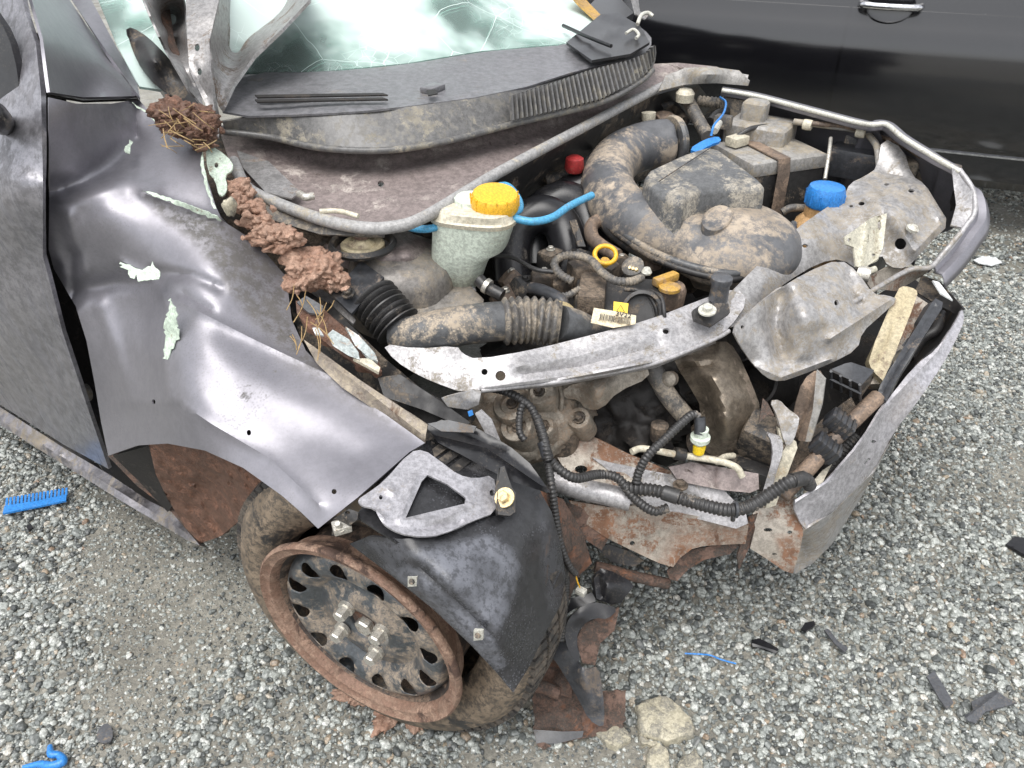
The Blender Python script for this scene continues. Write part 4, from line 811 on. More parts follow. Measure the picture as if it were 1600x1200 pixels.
tube('beam_lip', [(752, 610, .634), (869, 597, .635), (930, 586, .638), (1024, 567, .646), (1115, 530, .658), (1139, 517, .663)], 4, 'beam_clean', beam, seg=8)
panel('beam_front', [(754, 608, .635), (869, 595, .637), (1024, 565, .648), (1117, 529, .658), (1119, 536, .62), (1024, 575, .61), (869, 604, .60), (756, 614, .60)], [], 'beam_clean', beam, .004, 9)
panel('beam_shelf', [(1120, 480, .69), (1150, 448, .702), (1200, 398, .715), (1240, 360, .725), (1290, 325, .735), (1319, 306, .74), (1328, 286, .755), (1352, 275, .76), (1371, 262, .77), (1378, 214, .82), (1412, 232, .805), (1424, 274, .765), (1446, 288, .755), (1462, 315, .735), (1484, 350, .71), (1457, 376, .69), (1440, 395, .675), (1416, 420, .655), (1388, 417, .66), (1376, 395, .675), (1345, 425, .655), (1316, 404, .675), (1280, 410, .68), (1230, 440, .675), (1190, 470, .67), (1160, 500, .665), (1139, 515, .662)],
      [(1260, 375, .722), (1340, 330, .735), (1420, 320, .75), (1395, 360, .72), (1200, 430, .705)], 'beam_metal', CAR, .004, 7, sm=1, holes=[(1258, 384, 5, 3), (1346, 318, 5, 3), (1330, 322, 3, 2), (1424, 298, 5, 3), (1385, 288, 4, 2), (1407, 381, 9, 9)],
      bumps=[([(1352, 300), (1400, 340), (1430, 390)], 14, .02), ([(1380, 300), (1382, 360)], 6, -.01, 'c'), ([(1445, 295), (1470, 350), (1430, 392)], 6, .012, 'c'), ([(1330, 300), (1360, 330)], 8, -.006), ([(1385, 270), (1412, 275)], 6, -.012, 'c')], crumple=(.004, 22))
dish = panel('crash_panel', [(1144, 514, .672), (1165, 492, .685), (1200, 462, .70), (1260, 425, .705), (1312, 404, .70), (1340, 424, .685), (1364, 460, .66), (1387, 461, .655), (1404, 468, .645), (1374, 495, .635), (1347, 519, .62), (1340, 546, .60), (1296, 569, .585), (1249, 587, .575), (1219, 597, .572), (1196, 590, .58), (1174, 566, .60), (1156, 540, .64)],
      [(1210, 510, .655), (1260, 480, .685), (1300, 450, .69), (1290, 520, .64), (1320, 495, .655), (1200, 560, .61)], 'beam_metal', CAR, .004, 6, sm=1, holes=[(1307, 473, 3.5, 4.5), (1160, 511, 2.5, 3)],
      bumps=[([(1218, 462), (1210, 505), (1222, 550)], 15, -.034), ([(1240, 452), (1262, 500), (1255, 550)], 16, .014), ([(1240, 445), (1300, 418)], 9, .010), ([(1296, 530), (1335, 505), (1392, 468)], 9, .018, 'c'), ([(1325, 430), (1345, 480)], 8, -.018), ([(1180, 572), (1220, 590), (1300, 560)], 5, .008), ([(1260, 500), (1300, 500)], 20, .010)], crumple=(.003, 20))
panel('shelf_drop', [(1388, 417, .655), (1416, 420, .652), (1457, 417, .652), (1484, 388, .685), (1505, 358, .715), (1490, 395, .66), (1440, 432, .62), (1400, 455, .60), (1360, 450, .63), (1352, 436, .645)], [], 'rail_metal', CAR, .004, 7, crumple=(.004, 25))
tube('bonnet_cable', [(1320, 480, .66), (1370, 450, .66), (1420, 422, .67), (1452, 418, .67), (1470, 400, .685), (1500, 365, .72)], 4, 'beam_metal', CAR)
lt = panel('bonnet_latch', [(1319, 371, .735), (1326, 366, .74), (1345, 352, .745), (1360, 341, .755), (1386, 333, .76), (1380, 386, .715), (1372, 404, .70), (1349, 420, .685), (1337, 416, .69), (1334, 386, .715), (1322, 382, .725)], [], 'cream_metal', CAR, .004, 5, holes=[(1327, 375, 3, 3), (1374, 352, 3, 8), (1365, 398, 3, 2), (1356, 372, 2, 7)], bumps=[([(1358, 345), (1350, 415)], 3, .01, 'c'), ([(1372, 340), (1366, 405)], 3, -.008, 'c')])
tube('latch_pin', [(1342, 430, .68), (1352, 426, .685), (1368, 420, .69)], 5, 'cream_metal', lt); lathe('latch_spring', P(1350, 428, .68), cu, [(.014, -.012), (.016, 0), (.014, .012)], 'zinc', lt, 14)
lathe('latch_stud', P(1424, 360, .728), upz+.3*cu, [(.012, 0), (.013, .006), (.006, .012)], 'white_metal', CAR, 16)
bs = lathe('rubber_stop', P(1122, 468, .695), upz, [(.017, 0), (.016, .03), (.019, .034), (.019, .044), (.015, .047)], 'grey_shard', CAR, 24)
mt_ = plate('mount_clip', [(1083, 484, .708), (1100, 473, .712), (1138, 474, .71), (1141, 488, .70), (1112, 508, .69), (1086, 498, .70)], 'dirty_black', CAR, .01); hexbolt('clip_bolt', P(1105, 486, .712), upz+.2*-cv, .009, .012, 'white_metal', mt_, 1.7)
# --- intake hose
ih = tube('intake_hose', [(628, 522, .665), (642, 525, .67), (665, 520, .68), (700, 512, .69), (740, 506, .695), (790, 501, .692)], 31, 'dusty_plastic', CAR, seg=24)
tube('bellows', [(582, 464, .71), (594, 478, .70), (608, 494, .688), (622, 510, .675)], 40, 'hose', ih, corr=.24, pitch=.011, seg=28, n=14)
tube('bellows', [(785, 502, .692), (830, 500, .69), (874, 505, .685)], 38, 'hose_dusty', ih, corr=.16, pitch=.012, seg=24)
tube('hose_tail', [(872, 505, .685), (898, 512, .668), (925, 526, .64), (950, 546, .60)], 28, 'dusty_plastic', ih, seg=20)
# --- engine, gearbox and what fills the bay
eng = blob('engine_block', P(960, 560, .42), (.28, .26, .15), 'engine_and_shade_dark', CAR, .25, 14, 5, YAW, 3)
rbox('sump', P(940, 600, .32), (.30, .30, .16), 'engine_and_shade_dark', eng, bev=.02)
rbox('bay_shade_block', P(1150, 420, .42), (.35, .55, .30), 'engine_and_shade_dark', eng, bev=.03); rbox('bay_shade_block', P(800, 420, .42), (.3, .3, .3), 'engine_and_shade_dark', eng, bev=.03)  # dark filler blocks, added so gaps between engine parts go dark
panel('bay_shade_backing', [(1215, 560, .50), (1340, 480, .52), (1420, 430, .53), (1478, 470, .50), (1470, 530, .44), (1400, 640, .38), (1310, 735, .33), (1235, 770, .34), (1180, 720, .38)], [], 'engine_and_shade_dark', eng, .01, 20, crumple=(.02, 8)); rbox('cooler', P(1290, 470, .42), (.18, .5, .36), 'engine_and_shade_dark', eng, bev=.02); rbox('firewall_shade_block', P(800, 330, .5), (.2, .7, .4), 'engine_and_shade_dark', eng, bev=.03)  # dark backing and filler added to stand for shade deep in the bay
vb = rbox('ignition_box', P(965, 470, .665)-upz*.02, (.16, .11, .075), 'dirty_black', CAR, bev=.012, yaw=radians(-8), tilt=(radians(18), 0))
rbox('coil_block', P(925, 462, .68), (.05, .10, .05), 'engine_dirt', vb, bev=.008, yaw=radians(-8)); rbox('coil_block', P(910, 430, .685), (.05, .05, .05), 'engine_dirt', vb, bev=.01, yaw=radians(20)); rbox('coil_block', P(945, 425, .685), (.05, .04, .04), 'engine_dirt', vb, bev=.01)
for k in range(4): tube('rib', [(975+k*14, 452+k, .712-.002*k), (1000+k*11, 456+k*3, .71), (1020+k*6, 480+k*4, .69), (1018+k*6, 506, .665)], 3.5, 'dirty_black', vb, seg=8)
lathe('port', P(1003, 486, .69), -cv*.6+cu*.3+upz*.5, [(.034, -.01), (.036, .006), (.030, .008), (.028, -.015)], 'dirty_black', vb, 24)
lb = plate('warning_label', [(959, 471, .712), (982, 474, .712), (980, 493, .697), (958, 489, .698)], 'label_yellow', vb, .002)
for a, b_ in (((970, 477, .7125), (963, 487, .7045)), ((970, 477, .7125), (976, 488, .7035)), ((963, 487, .7045), (976, 488, .7035))): bar('triangle_line', a, b_, .5, 'ink', lb)
pl_ = plate('barcode_label', [(928, 481, .712), (960, 486, .709), (994, 493, .705), (993, 506, .696), (958, 512, .692), (923, 504, .699)], 'label_paper', vb, .002)
def code_frame():
    a, b_, c = P(928, 481, .712), P(994, 493, .705), P(923, 504, .699); ex = b_-a; ey = c-a; n = np.cross(ey, ex); n /= np.linalg.norm(n)
    if n @ (C0-a) < 0: n = -n
    vs = []; fs = []
    x = .18
    while x < .9:
        w_ = random.choice((.008, .012, .02)); y1 = .72
        q = [a+ex*xx+ey*yy+n*.0012 for xx, yy in ((x, .3), (x+w_, .3), (x+w_, y1), (x, y1))]; i = len(vs); vs += q; fs.append((i, i+3, i+2, i+1)); x += w_+random.choice((.01, .014, .02))
    o = pyd('barcode', vs, fs, 'ink', pl_, 0)
    cuv = bpy.data.curves.new('label_number', 'FONT'); cuv.body = '3V22'; cuv.size = .013; cuv.extrude = .0003
    t = bpy.data.objects.new('label_number', cuv); me = bpy.data.meshes.new_from_object(t); bpy.data.objects.remove(t); me.materials.append(MATS['ink']); t = bpy.data.objects.new('label_number', me); COL.objects.link(t); attach(t, pl_)
    X = ex/np.linalg.norm(ex); Z = n; Y = np.cross(Z, X); M = Matrix(((X[0], Y[0], Z[0], 0), (X[1], Y[1], Z[1], 0), (X[2], Y[2], Z[2], 0), (0, 0, 0, 1)))
    t.matrix_basis = Matrix.Translation(Vector(a+ex*.52+ey*.26+n*.0012)) @ M
code_frame()
oc = lathe('oil_cap', P(1046, 452, .68), upz, [(.03, -.03), (.032, .0), (.028, .008), (.022, .010)], 'hose_brown', CAR, 24); rbox('cap_bar', P(1040, 436, .70), (.055, .018, .016), 'yellow_dirty', oc, bev=.004, yaw=radians(35)); lathe('cap_disc', P(1046, 452, .692), upz, [(.02, 0), (.02, .006), (.016, .008)], 'yellow_dirty', oc, 20)
dr = tube('dipstick_ring', [P(946, 398, .735)+.020*(cos(t)*np.array([1, 0, 0])+sin(t)*np.array([0, .75, .55])) for t in np.linspace(0, 2*pi, 17)], .0045, 'yellow_plastic', CAR, world=True, seg=8, n=3); tube('dipstick_neck', [(946, 406, .727), (944, 414, .715)], 7, 'yellow_dirty', dr)
plug = lathe('sensor_plug', P(990, 420, .71), upz*.6-cv*.4, [(.02, -.02), (.021, .01), (.012, .014)], 'hose_dusty', CAR, 16)
for k in range(3): lathe('terminal_pin', P(985+k*5, 420+k*1.3, .727), upz*.6-cv*.5, [(.0035, 0), (.003, .006)], 'gold_bolt', plug, 8)
lathe('white_nut', P(1010, 428, .72), upz, [(.008, 0), (.010, .004), (.006, .012)], 'white_metal', CAR, 12)
tube('coil_hose', [(895, 440, .70), (875, 428, .71), (866, 412, .72), (880, 400, .73), (905, 400, .735), (925, 408, .735), (940, 425, .73), (960, 438, .725), (985, 440, .72), (1002, 434, .715)], 7, 'hose_dusty', CAR, corr=.18, pitch=.007, n=10)
tube('coil_hose', [(860, 462, .69), (885, 462, .695), (905, 452, .70)], 6, 'hose_dusty', CAR, corr=.2, pitch=.007); tube('brown_hose', [(965, 400, .70), (940, 385, .705), (925, 370, .71), (925, 352, .72), (940, 342, .725)], 11, 'hose_brown', CAR)
tube('black_cable', [(770, 400, .71), (800, 402, .715), (835, 420, .71), (865, 425, .71)], 3.5, 'hose', CAR); tube('throttle_elbow', [(830, 450, .68), (850, 455, .69), (875, 468, .69), (882, 482, .68)], 10, 'shield_plastic', CAR)
lathe('throttle_ring', P(878, 488, .685), upz+.3*cu, [(.018, -.004), (.022, 0), (.022, .008), (.016, .010)], 'gold_bolt', CAR, 20)
for i, (x, y, z, s) in enumerate(((850, 440, .67, .05), (820, 455, .65, .06), (800, 440, .64, .05), (880, 445, .68, .035), (860, 405, .66, .05), (1015, 410, .66, .045), (970, 415, .68, .04), (905, 410, .67, .05), (790, 470, .64, .05), (1070, 430, .60, .07))):
    rbox('engine_fitting', P(x, y, z), (s, s*.8, s*.8), ('engine_dirt', 'dirty_black', 'hose_brown')[i % 3], eng, bev=s*.18, yaw=i*.7, tilt=(i*.4, i*.3)); hexbolt('engine_bolt', P(x, y, z)+upz*s*.42, upz, .006, .008, ('zinc', 'dirty_black')[i % 2], eng)
gb = blob('gearbox', P(830, 640, .49), (.11, .13, .085), 'cast_alloy', CAR, .12, 22, 5, YAW, 5)
for k, (x, y, z, r_) in enumerate(((800, 632, .57, .035), (842, 612, .58, .03), (808, 668, .54, .03), (905, 655, .53, .022), (850, 668, .53, .02))): lathe('casing_boss', P(x, y, z), upz*.8-cv*.5, [(r_, -.05), (r_, 0), (r_*.9, .006), (r_*.6, .007), (r_*.55, .0)], 'cast_alloy', gb, 24); hexbolt('casing_bolt', P(x, y, z)+upz*.002, upz*.8-cv*.5, .007, .010, 'engine_dirt', gb)
for k in range(4): tube('casing_rib', [(800+k*24, 590, .57), (806+k*24, 625, .56), (800+k*24, 665, .50)], 4, 'cast_alloy', CAR, seg=8)
mtc = lathe('engine_mount', P(877, 665, .50), upz, [(.035, -.06), (.036, -.01), (.032, .01), (.022, .014), (.02, .03)], 'engine_dirt', CAR, 28); hexbolt('mount_bolt', P(877, 645, .525)+upz*.008, upz, .012, .014, 'cast_alloy', mtc)
panel('engine_bracket', [(880, 605, .58), (935, 590, .60), (1010, 570, .62), (1016, 590, .60), (965, 612, .58), (940, 640, .55), (915, 640, .545), (905, 625, .555), (880, 622, .56)], [(940, 608, .60)], 'cast_alloy', CAR, .03, 6, sm=1, bumps=[([(925, 600), (935, 632)], 8, .012)], crumple=(.004, 25))
tube('coolant_pipe', [(1012, 562, .60), (1028, 590, .575), (1045, 620, .545), (1070, 650, .51)], 15, 'hose_dusty', CAR, seg=16); lathe('alternator_bolt', P(1046, 592, .58), upz*.5-cv, [(.014, -.01), (.014, .008), (.008, .012)], 'cast_alloy', CAR, 14)
lathe('pulley', P(1110, 690, .43), upz*.7-cv*.7, [(.045, -.05), (.047, 0), (.042, .02), (.02, .026)], 'engine_dirt', CAR, 24); lathe('drain_plug', P(1030, 672, .50), upz, [(.014, -.02), (.016, .0), (.016, .012), (.01, .016)], 'engine_dirt', CAR, 18)
blob('engine_clump', P(985, 650, .44), (.10, .11, .08), 'engine_and_shade_dark', eng, .5, 30, 4, 0, 9); blob('engine_clump', P(905, 620, .42), (.1, .12, .09), 'engine_and_shade_dark', eng, .5, 25, 4, 0, 11)
hsd = panel('heat_shield', [(1050, 556, .60), (1085, 545, .61), (1130, 530, .62), (1150, 545, .60), (1175, 600, .56), (1190, 640, .52), (1180, 690, .45), (1160, 720, .41), (1110, 715, .42), (1085, 680, .47), (1098, 640, .51), (1075, 600, .56), (1062, 580, .58)], [(1120, 590, .60), (1130, 650, .54), (1150, 690, .47)], 'bronze_shield', CAR, .004, 7, sm=1, bumps=[([(1065, 575), (1110, 570)], 5, -.012), ([(1080, 560), (1120, 600), (1140, 680)], 12, .015), ([(1100, 650), (1150, 640)], 5, -.006, 'c')], crumple=(.010, 16))
lathe('duct_opening', P(1178, 597, .525), upz*.5-cv*.8-cu*.2, [(.046, -.12), (.046, 0), (.048, .006), (.043, .008), (.038, -.04), (.002, -.045)], 'engine_and_shade_dark', CAR, 28)
# --- front rail, cross member, bumper carrier
panel('front_rail_top', [(855, 690, .47), (880, 668, .485), (900, 672, .482), (936, 686, .47), (980, 708, .455), (1015, 722, .445), (1048, 736, .435), (1060, 770, .41), (1000, 775, .41), (940, 762, .42), (890, 745, .435)], [], 'rail_metal', CAR, .004, 7, holes=[(908, 733, 10, 6)], dirt=[([(855, 690), (900, 668), (985, 708), (960, 720), (900, 700)], 12, .7)], bumps=[([(890, 680), (960, 705)], 8, .008)])
panel('front_rail_plate', [(925, 715, .455), (950, 722, .452), (1050, 742, .44), (1120, 755, .43), (1165, 800, .39), (1169, 818, .375), (1150, 826, .37), (1071, 806, .38), (977, 786, .395), (968, 748, .425)], [(1060, 770, .42)], 'beam_clean', CAR, .004, 7, bumps=[([(1040, 745), (1100, 780), (1140, 800)], 3, .006, 'c')], crumple=(.002, 30))
panel('rail_cover', [(1045, 730, .46), (1080, 722, .465), (1185, 740, .455), (1186, 764, .435), (1172, 770, .43), (1130, 766, .43), (1060, 752, .44)], [], 'plenum_metal', CAR, .006, 7, bumps=[([(1120, 728), (1118, 766)], 4, -.006)], crumple=(.002, 25)); hexbolt('rail_bolt', P(1063, 759, .44), upz, .009, .01, 'engine_dirt', CAR)
panel('front_rail_face', [(889, 782, .40), (950, 792, .395), (1000, 790, .395), (1071, 804, .385), (1170, 818, .372), (1165, 850, .33), (1152, 850, .325), (1100, 853, .325), (1081, 858, .32), (1062, 872, .30), (1052, 886, .285), (1030, 880, .29), (1004, 868, .30), (950, 842, .335), (910, 815, .365)], [], 'rail_metal', CAR, .004, 7, holes=[(988, 849, 4, 4)], bumps=[([(950, 795), (955, 840)], 4, .006)], crumple=(.002, 20), dirt=[([(885, 778), (960, 790), (965, 830), (1010, 872), (900, 815)], 14, .7), ([(1060, 820), (1172, 815), (1165, 852), (1080, 862), (1050, 890), (1030, 880)], 16, .85), ([(1000, 800), (1060, 810), (1050, 825), (1000, 815)], 10, .5)])
tube('rail_sleeve', [(862, 748, .435), (900, 762, .43), (945, 772, .425), (985, 782, .42)], 17, 'beam_clean', CAR, seg=18)
panel('tow_hook_tab', [(1052, 884, .275), (1060, 865, .295), (1085, 858, .305), (1130, 850, .315), (1160, 848, .32), (1140, 866, .30), (1100, 875, .285), (1075, 890, .265), (1058, 908, .25), (1046, 905, .25), (1042, 892, .265)], [], 'rust', CAR, .006, 5, crumple=(.006, 40))
panel('rail_end', [(1152, 870, .30), (1160, 840, .33), (1172, 810, .37), (1186, 800, .375), (1182, 830, .34), (1165, 868, .30), (1155, 890, .27)], [], 'rust', CAR, .005, 5)
panel('carrier_bracket', [(1176, 800, .375), (1190, 775, .40), (1240, 778, .40), (1240, 798, .385), (1256, 828, .36), (1250, 860, .32), (1239, 896, .27), (1225, 892, .275), (1196, 872, .30), (1172, 857, .315), (1180, 825, .35)], [], 'rail_metal', CAR, .004, 6, holes=[(1200, 828, 7, 3), (1234, 832, 4, 3), (1210, 866, 4, 2)], dirt=[([(1212, 838), (1238, 838), (1246, 850), (1238, 895), (1222, 870)], 6, .95), ([(1236, 795), (1258, 826), (1250, 860), (1244, 830)], 5, .9), ([(1190, 868), (1240, 892), (1238, 898), (1190, 876)], 6, .7)])
bc = panel('bumper_carrier', [(1236, 785, .42), (1262, 768, .435), (1296, 748, .45), (1347, 690, .495), (1381, 632, .535), (1430, 570, .57), (1465, 545, .585), (1495, 500, .61), (1504, 480, .625), (1507, 500, .612), (1499, 520, .60), (1478, 562, .568), (1431, 632, .515), (1397, 674, .475), (1364, 738, .415), (1330, 770, .39), (1300, 800, .37), (1266, 822, .365), (1256, 828, .365)],
      [(1290, 785, .41), (1360, 705, .467), (1430, 605, .545)], 'bracket_paint', CAR, .004, 7, sm=1, holes=[(1365, 690, 4, 2.5), [(1350, 724), (1357, 715), (1361, 718), (1354, 727)]], bumps=[([(1240, 787), (1296, 752), (1381, 637), (1465, 549), (1502, 486)], 5, .006), ([(1262, 824), (1330, 766), (1396, 670), (1430, 630), (1476, 562)], 6, .004)], crumple=(.0015, 15), dirt=[([(1385, 650), (1415, 600), (1440, 610), (1400, 665)], 10, .5)])
panel('carrier_face', [(1256, 829, .362), (1300, 801, .366), (1335, 767, .39), (1365, 738, .412), (1399, 675, .472), (1392, 690, .42), (1350, 770, .31), (1300, 850, .22), (1270, 880, .195), (1242, 897, .18), (1239, 890, .19), (1248, 850, .27)], [], 'beam_metal', bc, .004, 7)
panel('carrier_inner', [(1296, 748, .45), (1350, 690, .48), (1430, 570, .55), (1475, 530, .57), (1502, 482, .62), (1475, 470, .52), (1420, 540, .40), (1340, 680, .34), (1270, 745, .36)], [], 'dirty_black', CAR, .005, 12, crumple=(.006, 20))
panel('lamp_frame', [(1440, 430, .625), (1470, 440, .62), (1505, 482, .622), (1495, 492, .60), (1455, 470, .60), (1430, 455, .60)], [], 'dirty_black', CAR, .004, 7); plate('white_trim', [(1457, 438, .64), (1467, 440, .635), (1489, 469, .63), (1470, 458, .632)], 'paper', CAR, .003)
rad = panel('radiator_strip', [(1402, 452, .655), (1413, 446, .66), (1432, 452, .655), (1434, 462, .65), (1395, 560, .575), (1385, 600, .545), (1362, 578, .555), (1356, 560, .57)], [(1400, 510, .62)], 'cap_tan', CAR, .02, 7, sm=1, bumps=[([(1420, 455), (1370, 570)], 4, -.004)])
panel('radiator_strip', [(1454, 475, .635), (1462, 466, .64), (1473, 472, .635), (1472, 482, .63), (1412, 575, .575), (1384, 625, .545), (1368, 622, .54), (1376, 600, .555)], [(1425, 545, .60)], 'shield_plastic', CAR, .015, 6, bumps=[([(1460, 478), (1378, 615)], 3, -.005)])
panel('radiator_core', [(1432, 462, .62), (1456, 478, .61), (1380, 600, .53), (1360, 600, .53)], [], 'rail_metal', CAR, .02, 8)
jb = panel('junction_box', [(1296, 578, .60), (1320, 568, .608), (1330, 566, .61), (1366, 578, .60), (1364, 582, .597), (1346, 602, .585)], [], 'shield_plastic', CAR, .004, 6)
slab('box_side', [P(1346, 602, .585), P(1365, 581, .597), P(1360, 600, .56), P(1342, 626, .535)], .004, 'dirty_black', jb); slab('box_front', [P(1296, 579, .60), P(1346, 602, .585), P(1342, 626, .535), P(1297, 604, .55)], .004, 'engine_and_shade_dark', jb)
for t in (.05, .35, .65, .95): a = np.array([1296, 579, .602])*(1-t)+np.array([1346, 602, .587])*t; bar('box_rib', tuple(a), (a[0]+1, a[1]+25, a[2]-.05), 2.5, 'shield_plastic', jb)
bar('box_rib', (1297, 592, .578), (1345, 615, .563), 2.5, 'shield_plastic', jb)
panel('slam_plate', [(1255, 592, .60), (1279, 575, .61), (1290, 592, .60), (1284, 630, .56), (1268, 680, .50), (1262, 690, .49), (1243, 688, .49), (1240, 665, .515), (1240, 640, .54)], [], 'hose_brown', CAR, .004, 6, sm=1, bumps=[([(1280, 585), (1262, 640), (1246, 688)], 3, .010, 'c')])
panel('slam_edge', [(1276, 578, .625), (1290, 592, .615), (1284, 632, .575), (1266, 690, .505), (1258, 690, .50), (1270, 640, .56)], [], 'tank_grey', CAR, .004, 6)
panel('prop_bar', [(1216, 668, .53), (1244, 690, .505), (1246, 700, .495), (1212, 790, .40), (1196, 795, .395), (1205, 760, .43), (1222, 715, .48)], [], 'tank_rim', CAR, .008, 6)
panel('silver_lever', [(1198, 676, .535), (1212, 680, .53), (1222, 684, .528), (1224, 705, .505), (1214, 735, .475), (1200, 785, .42), (1186, 790, .41), (1194, 760, .44), (1208, 715, .495), (1206, 690, .52)], [], 'beam_clean', CAR, .008, 5, sm=1)
panel('silver_bracket', [(1202, 626, .57), (1218, 624, .572), (1230, 638, .56), (1245, 648, .55), (1250, 655, .545), (1240, 690, .51), (1230, 700, .50), (1222, 680, .52), (1215, 650, .55)], [], 'beam_metal', CAR, .006, 5, sm=1, crumple=(.005, 40)); panel('bracket_tab', [(1192, 622, .57), (1200, 630, .565), (1210, 650, .55), (1200, 648, .55), (1186, 660, .54)], [], 'rust', CAR, .005, 6)
rbox('horn', P(1190, 690, .47), (.08, .06, .10), 'dirty_black', CAR, bev=.012, tilt=(.3, .2)); rbox('horn_base', P(1180, 735, .42), (.09, .06, .04), 'dirty_black', CAR, bev=.006)
fr = tube('fan_frame', [(1222, 775, .42), (1260, 735, .455), (1300, 690, .49), (1340, 650, .52), (1372, 620, .54)], 13, 'hose_brown', CAR, seg=10)
for x, y, z in ((1312, 662, .52), (1290, 700, .49)):
    b_ = rbox('ribbed_plug', P(x, y, z), (.05, .03, .03), 'shield_plastic', CAR, bev=.004, yaw=radians(-30), tilt=(0, .5))
    for k in range(4): rbox('plug_rib', P(x, y, z)+np.array([cos(radians(-30)), sin(radians(-30)), -.5])*.011*(k-1.5)*.9, (.004, .034, .034), 'hose', b_, bev=.001, yaw=radians(-30), tilt=(0, .5))
panel('fan_shroud', [(1235, 745, .42), (1285, 700, .45), (1340, 640, .48), (1330, 620, .49), (1290, 650, .47), (1250, 690, .45), (1228, 730, .43)], [], 'engine_dirt', CAR, .005, 9, crumple=(.006, 25)); panel('fan_board', [(1255, 770, .41), (1285, 735, .44), (1300, 725, .45), (1280, 765, .42), (1268, 780, .40)], [], 'tank_rim', CAR, .004, 7, crumple=(.004, 40))
tube('lower_hose', [(1275, 765, .38), (1310, 715, .41), (1335, 690, .42)], 18, 'hose', CAR, corr=.12, pitch=.009); tube('lower_hose', [(1420, 560, .52), (1440, 530, .54), (1462, 515, .555), (1470, 490, .57)], 9, 'dirty_black', CAR)
# --- wiring looms
hz1 = tube('wiring_loom', [(766, 606, .60), (790, 612, .605), (815, 624, .60), (833, 642, .585), (846, 680, .555), (855, 716, .53), (862, 760, .50), (867, 800, .46), (872, 835, .42), (880, 875, .36), (884, 915, .30), (880, 960, .24), (876, 1000, .19)], 7, 'hose', CAR, corr=.2, pitch=.0065, n=12)
tube('loom_branch', [(818, 626, .60), (812, 648, .58), (812, 675, .56), (820, 688, .55)], 6, 'hose', hz1, corr=.2, pitch=.0065); tube('loom_branch', [(838, 650, .58), (850, 685, .56), (857, 720, .535)], 8, 'hose', hz1, corr=.2, pitch=.0065)
tube('loom_branch', [(872, 835, .42), (880, 862, .39), (890, 885, .36), (899, 896, .34)], 6, 'hose', hz1, corr=.2, pitch=.0065); tube('yellow_wire', [(899, 896, .34), (902, 908, .325), (906, 918, .31)], 1.2, 'yellow_plastic', hz1, seg=6); rbox('wire_plug', P(908, 924, .29), (.018, .014, .012), 'white_metal', hz1, bev=.003)
tube('tape_wrap', [(848, 690, .555), (856, 716, .535)], 9.5, 'shield_plastic', hz1)
hz2 = tube('thick_loom', [(978, 762, .455), (1000, 764, .46), (1030, 768, .46), (1071, 781, .455), (1110, 792, .45), (1139, 797, .445), (1172, 791, .45), (1206, 770, .465), (1235, 752, .48), (1258, 748, .475), (1266, 760, .45)], 11, 'hose', CAR, corr=.2, pitch=.0075, n=12, seg=14)
tube('tape_wrap', [(1036, 769, .46), (1060, 777, .457)], 12.5, 'hose', hz2); tube('tape_wrap', [(1238, 751, .48), (1256, 747, .477)], 12, 'hose', hz2)
tie = tube('cable_tie', [(1147, 796, .447), (1151, 796, .447)], 14, 'shield_plastic', hz2); tube('tie_tail', [(1146, 803, .43), (1145, 812, .41)], 4, 'shield_plastic', hz2)
tube('loom_loop', [(856, 716, .53), (880, 738, .515), (902, 747, .50), (936, 741, .48), (965, 747, .47), (985, 772, .45), (1005, 790, .435), (1024, 799, .425), (1044, 793, .43)], 8, 'hose', hz1, corr=.2, pitch=.0065, n=10)
sl = tube('sensor_lead', [(994, 755, .47), (998, 738, .49), (1012, 712, .52), (1040, 685, .545), (1066, 660, .565), (1082, 648, .57), (1092, 652, .565)], 7.5, 'hose', CAR, corr=.2, pitch=.0065, n=10)
tube('sensor_plug', [(1093, 652, .565), (1094, 668, .55), (1093, 678, .54)], 9, 'shield_plastic', sl); lathe('pressure_sensor', P(1093, 690, .52), upz, [(.008, -.02), (.010, 0), (.017, .004), (.017, .012), (.012, .014), (.012, .028)], 'tank_plastic', sl, 18); lathe('yellow_collar', P(1093, 697, .512), upz, [(.010, -.014), (.011, 0), (.009, .004)], 'label_yellow', sl, 16)
wp = tube('white_pipe', [(987, 706, .50), (1000, 701, .50), (1020, 703, .498), (1045, 708, .495), (1071, 712, .49), (1122, 720, .485), (1150, 730, .48), (1160, 745, .465)], 5.5, 'tank_rim', CAR, n=10); tube('pipe_clamp', [(1054, 708, .495), (1070, 711, .49)], 10, 'dirty_black', wp); tube('white_pipe_branch', [(1120, 722, .48), (1132, 714, .475), (1146, 712, .465)], 5, 'tank_rim', wp)
# --- headlamp bracket, blade, splash shield
hb = panel('headlamp_bracket', [(640, 706, 'w', .032, .592), (662, 702, 'w', .032, .595), (690, 722, 'w', .032, .59), (716, 742, 'w', .032, .582), (742, 748, 'w', .032, .578), (771, 742, 'w', .032, .578), (776, 770, 'w', .032, .56), (776, 800, 'w', .032, .54), (738, 814, 'w', .032, .53), (690, 836, 'w', .032, .515), (660, 839, 'w', .032, .513), (625, 834, 'w', .032, .515), (600, 820, 'w', .032, .52), (590, 806, 'w', .032, .527), (586, 794, 'w', .032, .533), (564, 790, 'w', .032, .535), (558, 781, 'w', .032, .54), (575, 770, 'w', .032, .548), (600, 752, 'w', .032, .56)],
      [], 'bracket_paint', CAR, .003, 5, sm=1, holes=[[(659, 752), (668, 742), (700, 757), (728, 778), (726, 787), (634, 809)], (595, 777, 3, 3.5), (769, 770, 4, 5)], bumps=[([(650, 745), (625, 812), (690, 812), (735, 790)], 5, .006), ([(605, 765), (615, 770)], 4, .006), ([(590, 800), (600, 808)], 4, .006), ([(650, 828), (720, 815)], 4, -.004)])
